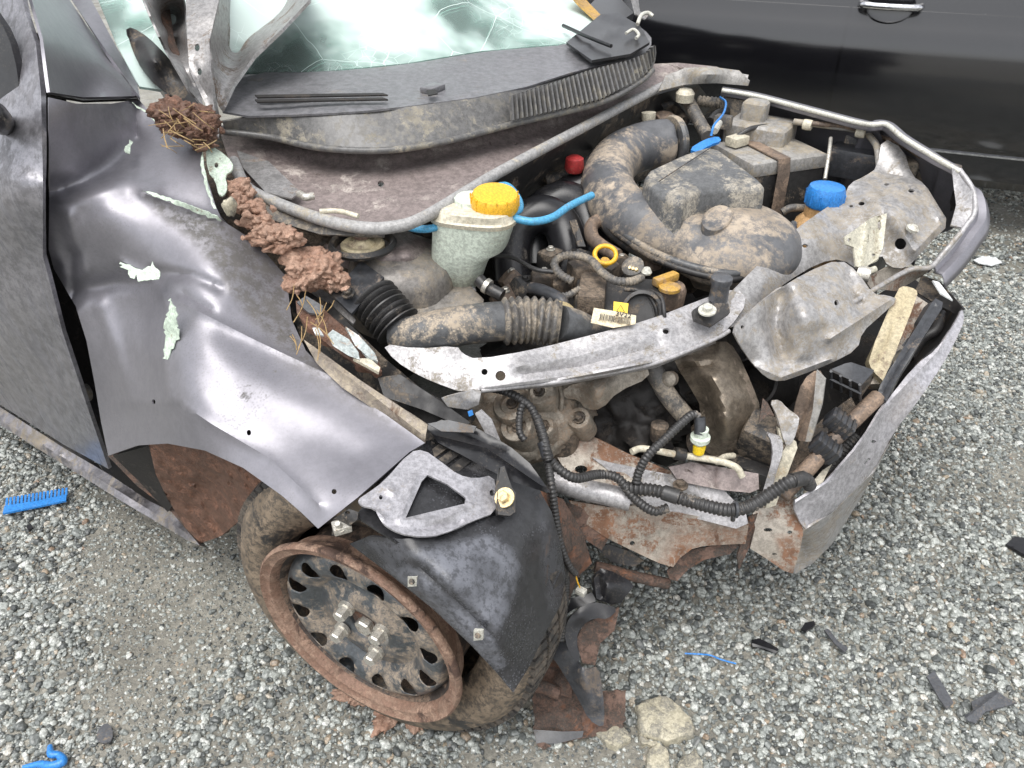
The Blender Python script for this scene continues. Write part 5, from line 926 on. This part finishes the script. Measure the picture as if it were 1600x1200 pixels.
panel('bracket_tongue', [(x, y, 'w', .02, .53) for x, y in ((520, 812), (545, 795), (560, 800), (558, 812), (535, 830), (518, 838))], [], 'dirty_black', hb, .004, 5, holes=[(543, 801, 4, 3)]); nt_ = rbox('spring_nut', Q((534, 823, 'w', .026, .53)), (.025, .02, .012), 'zinc', hb, bev=.002, yaw=.4); hexbolt('nut_stud', Q((534, 826, 'w', .03, .53)), upz-cv*.4, .005, .016, 'zinc', nt_)
ck = plate('bracket_clip', [(776, 764, 'w', .042, .575), (782, 730, 'w', .042, .60), (788, 728, 'w', .042, .60), (800, 762, 'w', .042, .58), (806, 770, 'w', .042, .575), (805, 800, 'w', .042, .552), (796, 806, 'w', .042, .547), (778, 804, 'w', .042, .55)], 'dirty_black', hb, .008); hexbolt('clip_bolt', Q((789, 778, 'w', .046, .572)), upz-cv*.7, .009, .012, 'gold_bolt', ck, 1.7)
bl = panel('trim_blade', [(665, 666, .615), (690, 656, .622), (735, 664, .62), (770, 682, .612), (800, 700, .603), (828, 724, .59), (848, 752, .575), (860, 770, .56), (836, 764, .562), (800, 752, .57), (760, 732, .58), (720, 710, .59), (685, 692, .60)], [(760, 704, .603)], 'black_plastic', CAR, .012, 6, bumps=[([(680, 680), (760, 700), (845, 758)], 4, .010, 'c'), ([(700, 668), (790, 705)], 4, -.006)])
panel('blade_fin', [(668, 662, .632), (700, 656, .637), (744, 666, .632), (740, 676, .625), (690, 674, .625)], [], 'shield_plastic', bl, .006, 6); plate('white_tab', [(742, 646, .62), (752, 640, .625), (768, 655, .61), (782, 690, .58), (760, 680, .585)], 'beam_clean', CAR, .003)
panel('torn_lip', [(690, 622, .645), (740, 608, .645), (752, 612, .64), (748, 632, .62), (730, 640, .615), (700, 636, .625)], [], 'beam_metal', CAR, .003, 6, crumple=(.006, 40)); plate('blue_clip', [(731, 644, .62), (738, 641, .622), (740, 648, .615), (733, 651, .613)], 'blue_plastic', CAR, .004)
ss = panel('splash_shield', [(546, 850, 'w', .012, .50), (576, 838, 'w', .015, .52), (627, 842, 'w', .015, .52), (690, 838, 'w', .015, .52), (738, 814, 'w', .015, .53), (779, 804, 'w', .015, .53), (815, 780, 'w', .015, .535), (842, 764, 'w', .012, .53), (862, 800, 'w', .01, .50), (876, 850, 'w', .01, .45), (884, 900, 'w', .01, .38), (876, 945, 'w', .01, .32), (852, 990, 'w', .012, .27), (828, 1040, 'w', .012, .22), (802, 1082, 'w', .012, .16), (775, 1050, 'w', .014, .2), (738, 1010, 'w', .02, .25), (677, 952, 'w', .022, .34), (610, 898, 'w', .02, .42)],
      [(700, 880, 'w', .025, .47), (760, 900, 'w', .025, .45), (800, 960, 'w', .02, .35), (830, 880, 'w', .02, .42), (700, 920, 'w', .022, .4), (770, 1000, 'w', .018, .3), (640, 880, 'w', .022, .45)], 'shield_two', CAR, .004, 7, bumps=[([(655, 886), (715, 940), (775, 998)], 7, -.008), ([(640, 905), (700, 955), (750, 1005)], 10, .004)], crumple=(.002, 12), dirt=[([(572, 846), (625, 848), (640, 880), (612, 885)], 6, .5), ([(640, 862), (700, 850), (765, 836), (800, 858), (812, 890), (800, 930), (792, 960), (776, 990), (720, 935), (668, 885)], 6, 1.), ([(600, 884), (640, 884), (700, 930), (770, 996), (790, 1040), (775, 1048), (735, 1004), (676, 948)], 5, .85), ([(845, 800), (872, 850), (878, 900), (862, 950), (850, 900)], 8, .35)])
for x, y, z in ((644, 909, .47), (747, 993, .36)):
    k = plate('clip', [(x-7, y-8, 'w', .032, z), (x+7, y-7, 'w', .032, z), (x+7, y+7, 'w', .032, z), (x-7, y+8, 'w', .032, z)], 'white_metal', ss, .004); lathe('clip_hole', Q((x, y, 'w', .034, z)), upz-cv, [(.004, 0), (.004, .003)], 'dirty_black', k, 10)
panel('arch_top', [(x, y, 'w', .010, z) for x, y, z in ((600, 745, .56), (650, 692, .57), (700, 682, .57), (760, 700, .56), (830, 742, .54), (846, 770, .52), (780, 812, .51), (690, 846, .49), (620, 848, .49), (556, 806, .52))], [(680, 770, 'w', .012, .53), (760, 770, 'w', .012, .52)], 'shield_two', CAR, .004, 10)
panel('arch_liner', [(842, 766, .50), (880, 780, .44), (910, 830, .38), (925, 880, .30), (905, 900, .28), (880, 960, .20), (860, 990, .18), (878, 900, .33), (862, 800, .46)], [], 'rust', CAR, .004, 8, crumple=(.006, 25)); panel('arch_brace', [(885, 785, .40), (930, 800, .38), (955, 835, .34), (940, 860, .31), (910, 840, .34)], [], 'rust', CAR, .004, 8, crumple=(.004, 30))
panel('rear_liner', [(232, 692, .47), (300, 690, .52), (360, 715, .53), (420, 760, .50), (412, 772, .47), (376, 812, .34), (345, 838, .22), (313, 849, .165), (290, 825, .20), (262, 780, .28), (243, 740, .37)], [(320, 760, .36), (290, 740, .40), (360, 770, .40)], 'mud_dark', CAR, .012, 5, crumple=(.016, 38))
panel('arch_gap_shade', [(176, 712, .36), (240, 694, .44), (300, 690, .45), (270, 790, .25), (262, 800, .22), (215, 750, .29)], [], 'engine_and_shade_dark', CAR, .004, 10)  # dark sheet standing for the shade in the arch recess
rbox('dark_filler', np.array([*(P(560, 500, .3)[:2]), .42]), (.5, .25, .35), 'engine_and_shade_dark', CAR, bev=.03)  # added dark block, no real tray; fills gaps behind the arch with shade
ty0 = np.array([-.256, .786, .303]); wn_az = radians(242.8); wax = np.array([cos(wn_az), sin(wn_az), -.02]); wax /= np.linalg.norm(wax)
def wheel():
    prof = [(.168, -.175), (.20, -.178), (.245, -.175), (.272, -.160), (.286, -.135), (.290, -.10), (.288, -.07), (.280, -.045), (.262, -.024), (.235, -.016), (.205, -.022), (.178, -.034), (.170, -.05)]
    g = lathe('wheel', ty0, wax, prof, 'tyre', CAR, 96, 60, cap=False)
    # flattened where it stands on the ground, leaning outwards a little
    fwd = cu*.75+np.array([0, 0, .66]); fwd /= np.linalg.norm(fwd)
    def slip(p):
        d_ = np.asarray(p)-ty0; rd = d_-wax*(d_@wax); r_ = np.linalg.norm(rd); k = .5*(1+(rd/r_)@fwd)
        return np.asarray(p)-wax*.045*k**1.5+(rd/r_*.022*k if r_ < .22 else 0)
    for v in g.data.vertices:
        v.co = Vector(slip(v.co))
        if v.co.z < .012: v.co.z = .012+(v.co.z-.012)*.1
    h = np.array([0, 0, 1.]); a = np.cross(wax, h); a /= np.linalg.norm(a); b_ = np.cross(wax, a)
    # tread grooves as separate blocks
    vs = []; fs = []
    for k in range(84):
        t0 = 2*pi*k/84
        for o0, o1 in ((-.165, -.125), (-.118, -.082), (-.075, -.042)):
            i = len(vs)
            for rr in (.275, .2935):
                for tt, oo in ((t0, o0), (t0+.052, o0), (t0+.052, o1), (t0, o1)):
                    sh = .02*(oo+.1)/.05; r_ = rr-(.006 if abs(oo+.1) > .05 else 0); p = ty0+wax*oo+r_*(cos(tt+sh)*a+sin(tt+sh)*b_); p = slip(p); p[2] = max(p[2], .006); vs.append(p)
            fs += [(i+4, i+5, i+6, i+7), (i, i+1, i+5, i+4), (i+1, i+2, i+6, i+5), (i+2, i+3, i+7, i+6), (i+3, i, i+4, i+7)]
    pyd('tread', vs, fs, 'tread', g, 30)
    rim = lathe('rim', ty0, wax, [(.170, -.022), (.173, -.010), (.178, -.004), (.186, -.004), (.193, .002), (.197, -.002), (.197, -.010), (.192, -.016), (.184, -.024), (.176, -.05), (.170, -.05), (.170, -.022)], 'rim_rust', g, 96, 50, cap=False)
    lathe('barrel', ty0, wax, [(.170, -.020), (.164, -.035), (.163, -.10), (.165, -.17), (.15, -.17), (.158, -.10), (.160, -.04), (.170, -.020)], 'barrel', rim, 72, 50, cap=False)
    # steel disc with twelve oval windows
    R = [.028, .036, .048, .066, .082, .096, .108, .122, .140, .152, .160, .166]; Zo = [-.034, -.026, -.021, -.022, -.032, -.036, -.026, -.016, -.013, -.018, -.030, -.050]
    loops = [np.array([(.166*cos(t), .166*sin(t)) for t in np.linspace(0, 2*pi, 97)[:-1]]), np.array([(.028*cos(t), .028*sin(t)) for t in np.linspace(0, 2*pi, 25)[:-1]])]
    for k in range(12):
        t = 2*pi*(k+.3)/12; e_, f_ = np.array([cos(t), sin(t)]), np.array([-sin(t), cos(t)]); loops.append(np.array([.133*e_+.0180*cos(q)*e_+.0165*sin(q)*f_ for q in np.linspace(0, 2*pi, 21)[:-1]]))
    pts = [p for l in loops for p in l]; es = []; i = 0
    for l in loops: es += [(i+j, i+(j+1) % len(l)) for j in range(len(l))]; i += len(l)
    g_ = np.array([(r_*cos(t), r_*sin(t)) for r_ in np.r_[np.linspace(.036, .104, 9), .110, .116, .122, .128, .134, .140, .146, .152, .158, .162] for t in np.linspace(0, 2*pi, 97)[:-1]])
    ok = np.ones(len(g_), bool)
    for l in loops[2:]: ok &= ~inpoly(g_, l) & (segdist(g_, l, True) > .0015)
    pts += list(g_[ok]); rr = mgeo.delaunay_2d_cdt([Vector((p[0], p[1])) for p in pts], es, [], 0, 1e-6)
    pv = np.array([(q.x, q.y) for q in rr[0]]); fc = np.array([f_ for f_ in rr[2] if len(f_) == 3]); cen = pv[fc].mean(1); ok = inpoly(cen, loops[0])
    for l in loops[1:]: ok &= ~inpoly(cen, l)
    fs = fc[ok]; rad_ = np.linalg.norm(pv, axis=1); vs = ty0+np.outer(np.interp(rad_, R, Zo), wax)+np.outer(pv[:, 0], a)+np.outer(pv[:, 1], b_)
    d = pyd('disc', vs, fs, 'rim_steel', rim, 50); s = d.modifiers.new('thick', 'SOLIDIFY'); s.thickness = .0015; s.offset = -1
    lathe('brake_drum', ty0, wax, [(.02, -.10), (.10, -.10), (.105, -.11), (.11, -.15)], 'engine_and_shade_dark', rim, 40)
    lathe('hub_cup', ty0, wax, [(.030, -.034), (.030, -.05), (.010, -.05)], 'rust', rim, 24); hexbolt('hub_nut', ty0+wax*-.05, wax, .017, .03, 'zinc', rim, 1.2)
    for k in range(4):
        t = 2*pi*(k+.32)/4; hexbolt('wheel_bolt', ty0+wax*-.022+.049*(cos(t)*a+sin(t)*b_), wax, .0115, .026, 'zinc', rim, 1.25)
    return a, b_
wa, wb = wheel()
tube('steering_arm', [(930, 885, .24), (970, 895, .23), (1010, 905, .22), (1045, 912, .21)], 9, 'rust', CAR); panel('under_plate', [(934, 858, .27), (950, 850, .28), (985, 862, .27), (1006, 876, .255), (990, 886, .245), (955, 878, .25)], [], 'dirty_black', CAR, .006, 6)
# ------------------------------------------------------------------ torn-off bracket on the gravel
def torn_mount():
    c = P(900, 1120, 0); r = empty('torn_bumper_mount', c); tag(r, 'black and rusty torn bumper mount lying beside the front tyre', 'car part')
    panel('rusty_foot', [(832, 1072, .05), (838, 1040, .08), (870, 1045, .08), (900, 1075, .06), (940, 1080, .05), (978, 1078, .06), (976, 1120, .03), (972, 1140, .015), (930, 1150, .012), (880, 1160, .01), (835, 1148, .012)], [(900, 1110, .045)], 'rust', r, .008, 6, crumple=(.008, 30), jagged=1)
    panel('foot_flange', [(834, 1140, .022), (880, 1143, .024), (912, 1142, .024), (910, 1152, .018), (870, 1162, .012), (838, 1162, .012)], [], 'shield_plastic', r, .006, 6); panel('rust_flake', [(838, 1162, .012), (850, 1160, .015), (862, 1166, .012), (850, 1172, .008)], [], 'rust', r, .004, 5, jagged=1)
    panel('rusty_web', [(846, 1010, .13), (858, 998, .14), (880, 1010, .14), (895, 1060, .10), (890, 1090, .07), (850, 1080, .06), (834, 1060, .07), (838, 1030, .10)], [(860, 1040, .085)], 'rust', r, .006, 6, crumple=(.012, 28))
    tube('web_tube', [(838, 1072, .08), (850, 1074, .08), (872, 1084, .07)], 10, 'rust', r)
    panel('black_arm', [(872, 1000, .175), (890, 1005, .18), (905, 1040, .15), (918, 1046, .145), (935, 1040, .14), (942, 1080, .11), (945, 1120, .075), (942, 1138, .06), (920, 1125, .07), (905, 1095, .09), (885, 1060, .115), (866, 1030, .145), (850, 1015, .15)], [(915, 1075, .12)], 'shield_plastic', r, .006, 6, bumps=[([(910, 1050), (925, 1100)], 12, .010)], sm=1)
    panel('black_hoop', [(882, 1000, .19), (884, 975, .215), (900, 952, .235), (925, 940, .245), (950, 945, .24), (966, 952, .232), (950, 968, .225), (930, 965, .225), (908, 978, .21), (900, 1000, .19), (908, 1035, .16), (895, 1030, .165)], [(905, 960, .232)], 'black_plastic', r, .02, 5, sm=1)
    panel('rusty_plate', [(900, 1000, .18), (912, 975, .20), (940, 963, .215), (968, 950, .225), (960, 985, .19), (938, 1005, .17), (930, 1040, .14), (910, 1036, .15)], [], 'rust', r, .006, 6, crumple=(.006, 30))
    panel('black_wedge', [(928, 905, .26), (938, 888, .275), (955, 892, .27), (985, 908, .25), (990, 916, .245), (970, 942, .225), (955, 945, .225), (932, 935, .24)], [(950, 915, .27)], 'black_plastic', r, .012, 6, bumps=[([(936, 900), (940, 930)], 5, -.012)])
    panel('black_fin', [(884, 960, .21), (892, 935, .235), (930, 925, .24), (930, 940, .235), (900, 950, .225)], [], 'black_plastic', r, .008, 6); panel('white_stub', [(850, 1000, .14), (862, 992, .15), (872, 998, .15), (866, 1006, .14)], [], 'beam_clean', r, .005, 5)
torn_mount()
# ------------------------------------------------------------------ mud and debris caught in the wreck
def clods(name, spots, label, mat='mud', straw=0, box=None, sd=0):
    root = empty(name, P(*spots[0][:3])); tag(root, label, 'mud')
    for i, (x, y, z, a, b_, c) in enumerate(spots): blob('clod', P(x, y, z), (a, b_, c), mat, root, .6, 34, 5, i, i+sd*9)
    for k in range(len(spots)*5):
        x, y, z, a, b_, c = random.choice(spots); blob('crumb', P(x+random.gauss(0, 14), y+random.gauss(0, 9), z+.004), (random.uniform(.004, .011), random.uniform(.003, .008), random.uniform(.003, .006)), mat, root, .9, 130, 2, k, k+sd)
    for k in range(straw):
        x0, y0, x1, y1, z0 = box; x, y = random.uniform(x0, x1), random.uniform(y0, y1); an = random.uniform(0, pi); L = random.uniform(10, 26); z = z0+random.uniform(.0, .03)
        dx, dy = cos(an)*L, sin(an)*L*.7; tube('straw', [(x-dx, y-dy, z), (x+random.uniform(-3, 3), y, z+.008), (x+dx, y+dy, z-random.uniform(0, .012))], random.uniform(.5, 1.0), 'straw', root, seg=5, n=4)
    return root
clods('mud_clump', [(275, 175, .975, .035, .03, .018), (295, 195, .955, .045, .035, .022), (315, 208, .94, .035, .03, .02), (262, 168, .98, .02, .02, .015), (318, 222, .925, .02, .02, .015)], 'brown mud clump with straw at the foot of the folded bonnet', 'mud_dark', 26, (255, 165, 325, 235, .97), 1)
clods('mud_clump', [(374, 296, .86, .026, .02, .016), (370, 316, .855, .018, .018, .015), (392, 322, .845, .024, .02, .014), (402, 345, .832, .022, .02, .015)], 'red mud lump behind the pale green bracket', 'mud', 0, None, 2)
clods('mud_clump', [(428, 368, .81, .042, .030, .016), (446, 378, .80, .03, .022, .014), (408, 360, .82, .02, .018, .014)], 'smooth red mud patch between fender and scuttle seal', 'mud', 0, None, 3)
clods('mud_clump', [(474, 410, .765, .034, .028, .02), (500, 424, .757, .040, .032, .024), (522, 436, .747, .026, .022, .018), (464, 438, .74, .024, .02, .016), (488, 440, .745, .022, .022, .016)], 'crumbly red mud heap beside the black strut bracket', 'mud', 0, None, 4)
o = blob('pebble', P(359, 322, .872), (.012, .010, .017), 'light_stone', None, .5, 60, 3, .5, 3); tag(o, 'cream stone lodged in mud behind the pale green bracket', 'stone')
def lamp_debris():
    r = empty('lamp_wreckage', P(520, 530, .68)); tag(r, 'muddy broken headlamp pieces wedged along the fender edge', 'lamp wreckage')
    panel('lamp_tray', [(462, 470, .728), (490, 468, .73), (530, 505, .715), (570, 540, .695), (590, 562, .685), (597, 580, .675), (590, 586, .672), (560, 572, .68), (520, 545, .692), (480, 510, .71), (464, 490, .72)], [], 'mud_dark', r, .012, 6, crumple=(.008, 45))
    panel('lens_piece', [(512, 522, .722), (520, 515, .726), (545, 530, .718), (560, 550, .708), (562, 562, .70), (545, 556, .704), (520, 540, .714)], [], 'lens_shard', r, .006, 5, bumps=[([(520, 528), (555, 552)], 5, .006)])
    panel('lens_piece', [(540, 510, .728), (562, 525, .72), (586, 552, .70), (591, 565, .692), (578, 560, .698), (555, 540, .712)], [], 'lens_shard', r, .005, 5, crumple=(.004, 50)); panel('grey_piece', [(464, 472, .74), (478, 462, .745), (505, 478, .735), (502, 492, .728), (482, 488, .73)], [], 'grey_shard', r, .006, 5); panel('tan_piece', [(552, 560, .70), (575, 572, .692), (592, 582, .685), (594, 574, .688), (578, 560, .696)], [], 'tank_rim', r, .006, 5)
    panel('grey_piece', [(488, 512, .73), (498, 512, .73), (506, 524, .722), (492, 522, .724)], [], 'paper', r, .005, 5)
    for k in range(16):
        x, y = random.uniform(455, 520), random.uniform(462, 540); an = random.uniform(.6, 2.2); L = random.uniform(10, 28); z = .735-(y-462)*.0002+.012
        tube('straw', [(x-cos(an)*L, y-sin(an)*L, z), (x, y, z+.006), (x+cos(an+.3)*L, y+sin(an+.3)*L, z-.004)], .8, 'straw', r, seg=5, n=4)
lamp_debris()
o = clods('mud_clump', [(560, 1082, .015, .05, .02, .014), (610, 1110, .012, .045, .02, .012), (650, 1122, .01, .03, .018, .010)], 'red mud crumbs under the bottom of the rusty rim', 'mud', 0, None, 6)
# ------------------------------------------------------------------ things lying on the gravel
def flat_stone(pts, h, label, mat='light_stone'):
    W = np.array([P(x, y, 0) for x, y in pts]); c = W.mean(0); n = len(W); lv = ((1.0, -.01), (1.03, h*.5), (.97, h*.9), (.86, h)); vs = []; fs = []
    Wd = []
    for i in range(n):
        for t in (0, .33, .66): Wd.append(W[i]*(1-t)+W[(i+1) % n]*t+np.array([*rng.normal(size=2)*.0012, 0]))
    W = np.array(Wd); n = len(W)
    for s, z in lv:
        for p in W: q = c+(p-c)*s; vs.append((q[0]+rng.normal()*.0006, q[1]+rng.normal()*.0006, z+rng.normal()*.0012))
    for j in range(len(lv)-1):
        for k in range(n): fs.append((j*n+k, j*n+(k+1) % n, (j+1)*n+(k+1) % n, (j+1)*n+k))
    vs.append((c[0], c[1], h)); i = len(vs)-1
    for k in range(n): fs.append((3*n+k, 3*n+(k+1) % n, i))
    return tag(pyd('flat_stone', vs, fs, mat, None, 50), label, 'stone', None)
flat_stone([(992, 1112), (1008, 1100), (1038, 1096), (1062, 1112), (1084, 1140), (1080, 1158), (1040, 1166), (1000, 1152)][::-1], .022, 'large flat tan and grey stone beside the torn bumper mount')
flat_stone([(996, 1150), (1012, 1160), (1034, 1168), (1020, 1172), (1002, 1168)][::-1], .012, 'thin cream stone chip tucked against the large flat stone')
flat_stone([(930, 1152), (955, 1140), (975, 1142), (985, 1160), (972, 1168), (962, 1174), (945, 1166)][::-1], .016, 'pale cream stone touching the rusty foot of the mount')
flat_stone([(1012, 1178), (1030, 1168), (1042, 1180), (1045, 1215), (1008, 1215)][::-1], .018, 'cream stone with square top just below the large flat stone')
flat_stone([(1068, 1188), (1085, 1175), (1098, 1200), (1095, 1225), (1060, 1225), (1056, 1200)][::-1], .016, 'tan stone with rough corner set apart from the flat stones')
def lying(name, pts, th, mat, label, cat, z=.016, step=5, bumps=(), crumple=(.0006, 40), holes=(), group=None, sm=0):
    return tag(panel(name, [(x, y, z+(q[0] if q else 0)) for x, y, *q in pts], [], mat, None, th, step, holes, bumps, crumple, sm), label, cat, group)
COMB = empty('blue_comb', P(55, 780, 0))
tag(COMB, 'bright blue plastic comb lying by the rocker panel', 'comb')
panel('spine', [(4, 802, .024), (7, 790, .024), (60, 782, .024), (104, 772, .024), (103, 782, .024), (60, 791, .024)], [], 'blue_plastic', COMB, .005, 6)
for k in range(17):
    t = k/16; x = 10+t*93; y0 = 791-t*17; y1 = 778-t*16
    slab('tooth', [P(x-1.9, y0, .0235), P(x+1.9, y0-.4, .0235), P(x+2.6, y1-.4, .023), P(x-.9, y1, .023)], .003, 'blue_plastic', COMB)
o = tube('plastic_scrap', [(36, 1199, .018), (62, 1194, .02), (80, 1196, .022), (98, 1190, .022), (92, 1180, .022), (80, 1178, .024), (78, 1166, .02)], 5.5, 'blue_plastic', None, taper=[.6, 1, 1.1, 1.3, 1, 1.1, .7]); tag(o, 'curled light blue plastic scrap on loose gravel away from the car', 'plastic scrap')
o = tube('blue_cord', [(1070, 1021, .017), (1092, 1022, .02), (1110, 1024, .018), (1128, 1031, .02), (1150, 1037, .016)], 1.4, 'blue_plastic', None, seg=6); o.name = 'cord_end'; tag(o, 'thin blue cord end on the gravel ahead of the wheel', 'cord')
lying('plastic_shard', [(1448, 1056), (1460, 1048), (1474, 1070), (1490, 1098), (1480, 1108), (1468, 1092)], .004, 'grey_shard', 'narrow grey plastic wedge beside the winged grey shard', 'shard')
lying('plastic_shard', [(1506, 1118), (1520, 1110), (1518, 1096), (1556, 1078), (1572, 1090), (1590, 1098), (1540, 1112), (1524, 1130), (1512, 1126)], .004, 'grey_shard', 'winged grey plastic shard with a raised rib', 'shard', bumps=[([(1512, 1120), (1560, 1082)], 4, .006)])
lying('plastic_shard', [(1174, 1000), (1186, 997), (1204, 1006), (1217, 1014), (1212, 1021), (1194, 1014), (1176, 1010)], .010, 'black_plastic', 'curved black ribbed plastic piece near the blue cord', 'shard', bumps=[([(1176, 1005), (1214, 1017)], 2, .004)])
lying('plastic_shard', [(1252, 982), (1258, 973), (1272, 970), (1274, 976), (1260, 986)], .006, 'black_plastic', 'small black plastic chip beside the slim grey splinter', 'shard')
lying('plastic_shard', [(1288, 984), (1294, 982), (1310, 1002), (1325, 1013), (1320, 1019), (1304, 1005)], .004, 'grey_shard', 'slim grey plastic splinter on the gravel', 'shard')
lying('plastic_shard', [(1572, 850), (1586, 838), (1612, 842), (1625, 875), (1600, 866)], .008, 'black_plastic', 'black plastic fragment far out in front of the bumper carrier', 'shard')
lying('plastic_shard', [(150, 1158), (152, 1140), (166, 1128), (176, 1138), (176, 1156), (164, 1162)], .004, 'grey_shard', 'rounded slate grey plastic flake near the curled blue scrap', 'shard', sm=1)
lying('plastic_shard', [(40, 822), (48, 818), (52, 824), (44, 828)], .004, 'black_plastic', 'tiny black chip lying just below the blue comb', 'shard')
lying('paper_scrap', [(1521, 406), (1535, 400), (1556, 402), (1566, 410), (1550, 415), (1530, 411)], .003, 'paper', 'white paper scrap on the wet ground in front of the black car', 'paper', crumple=(.004, 40))
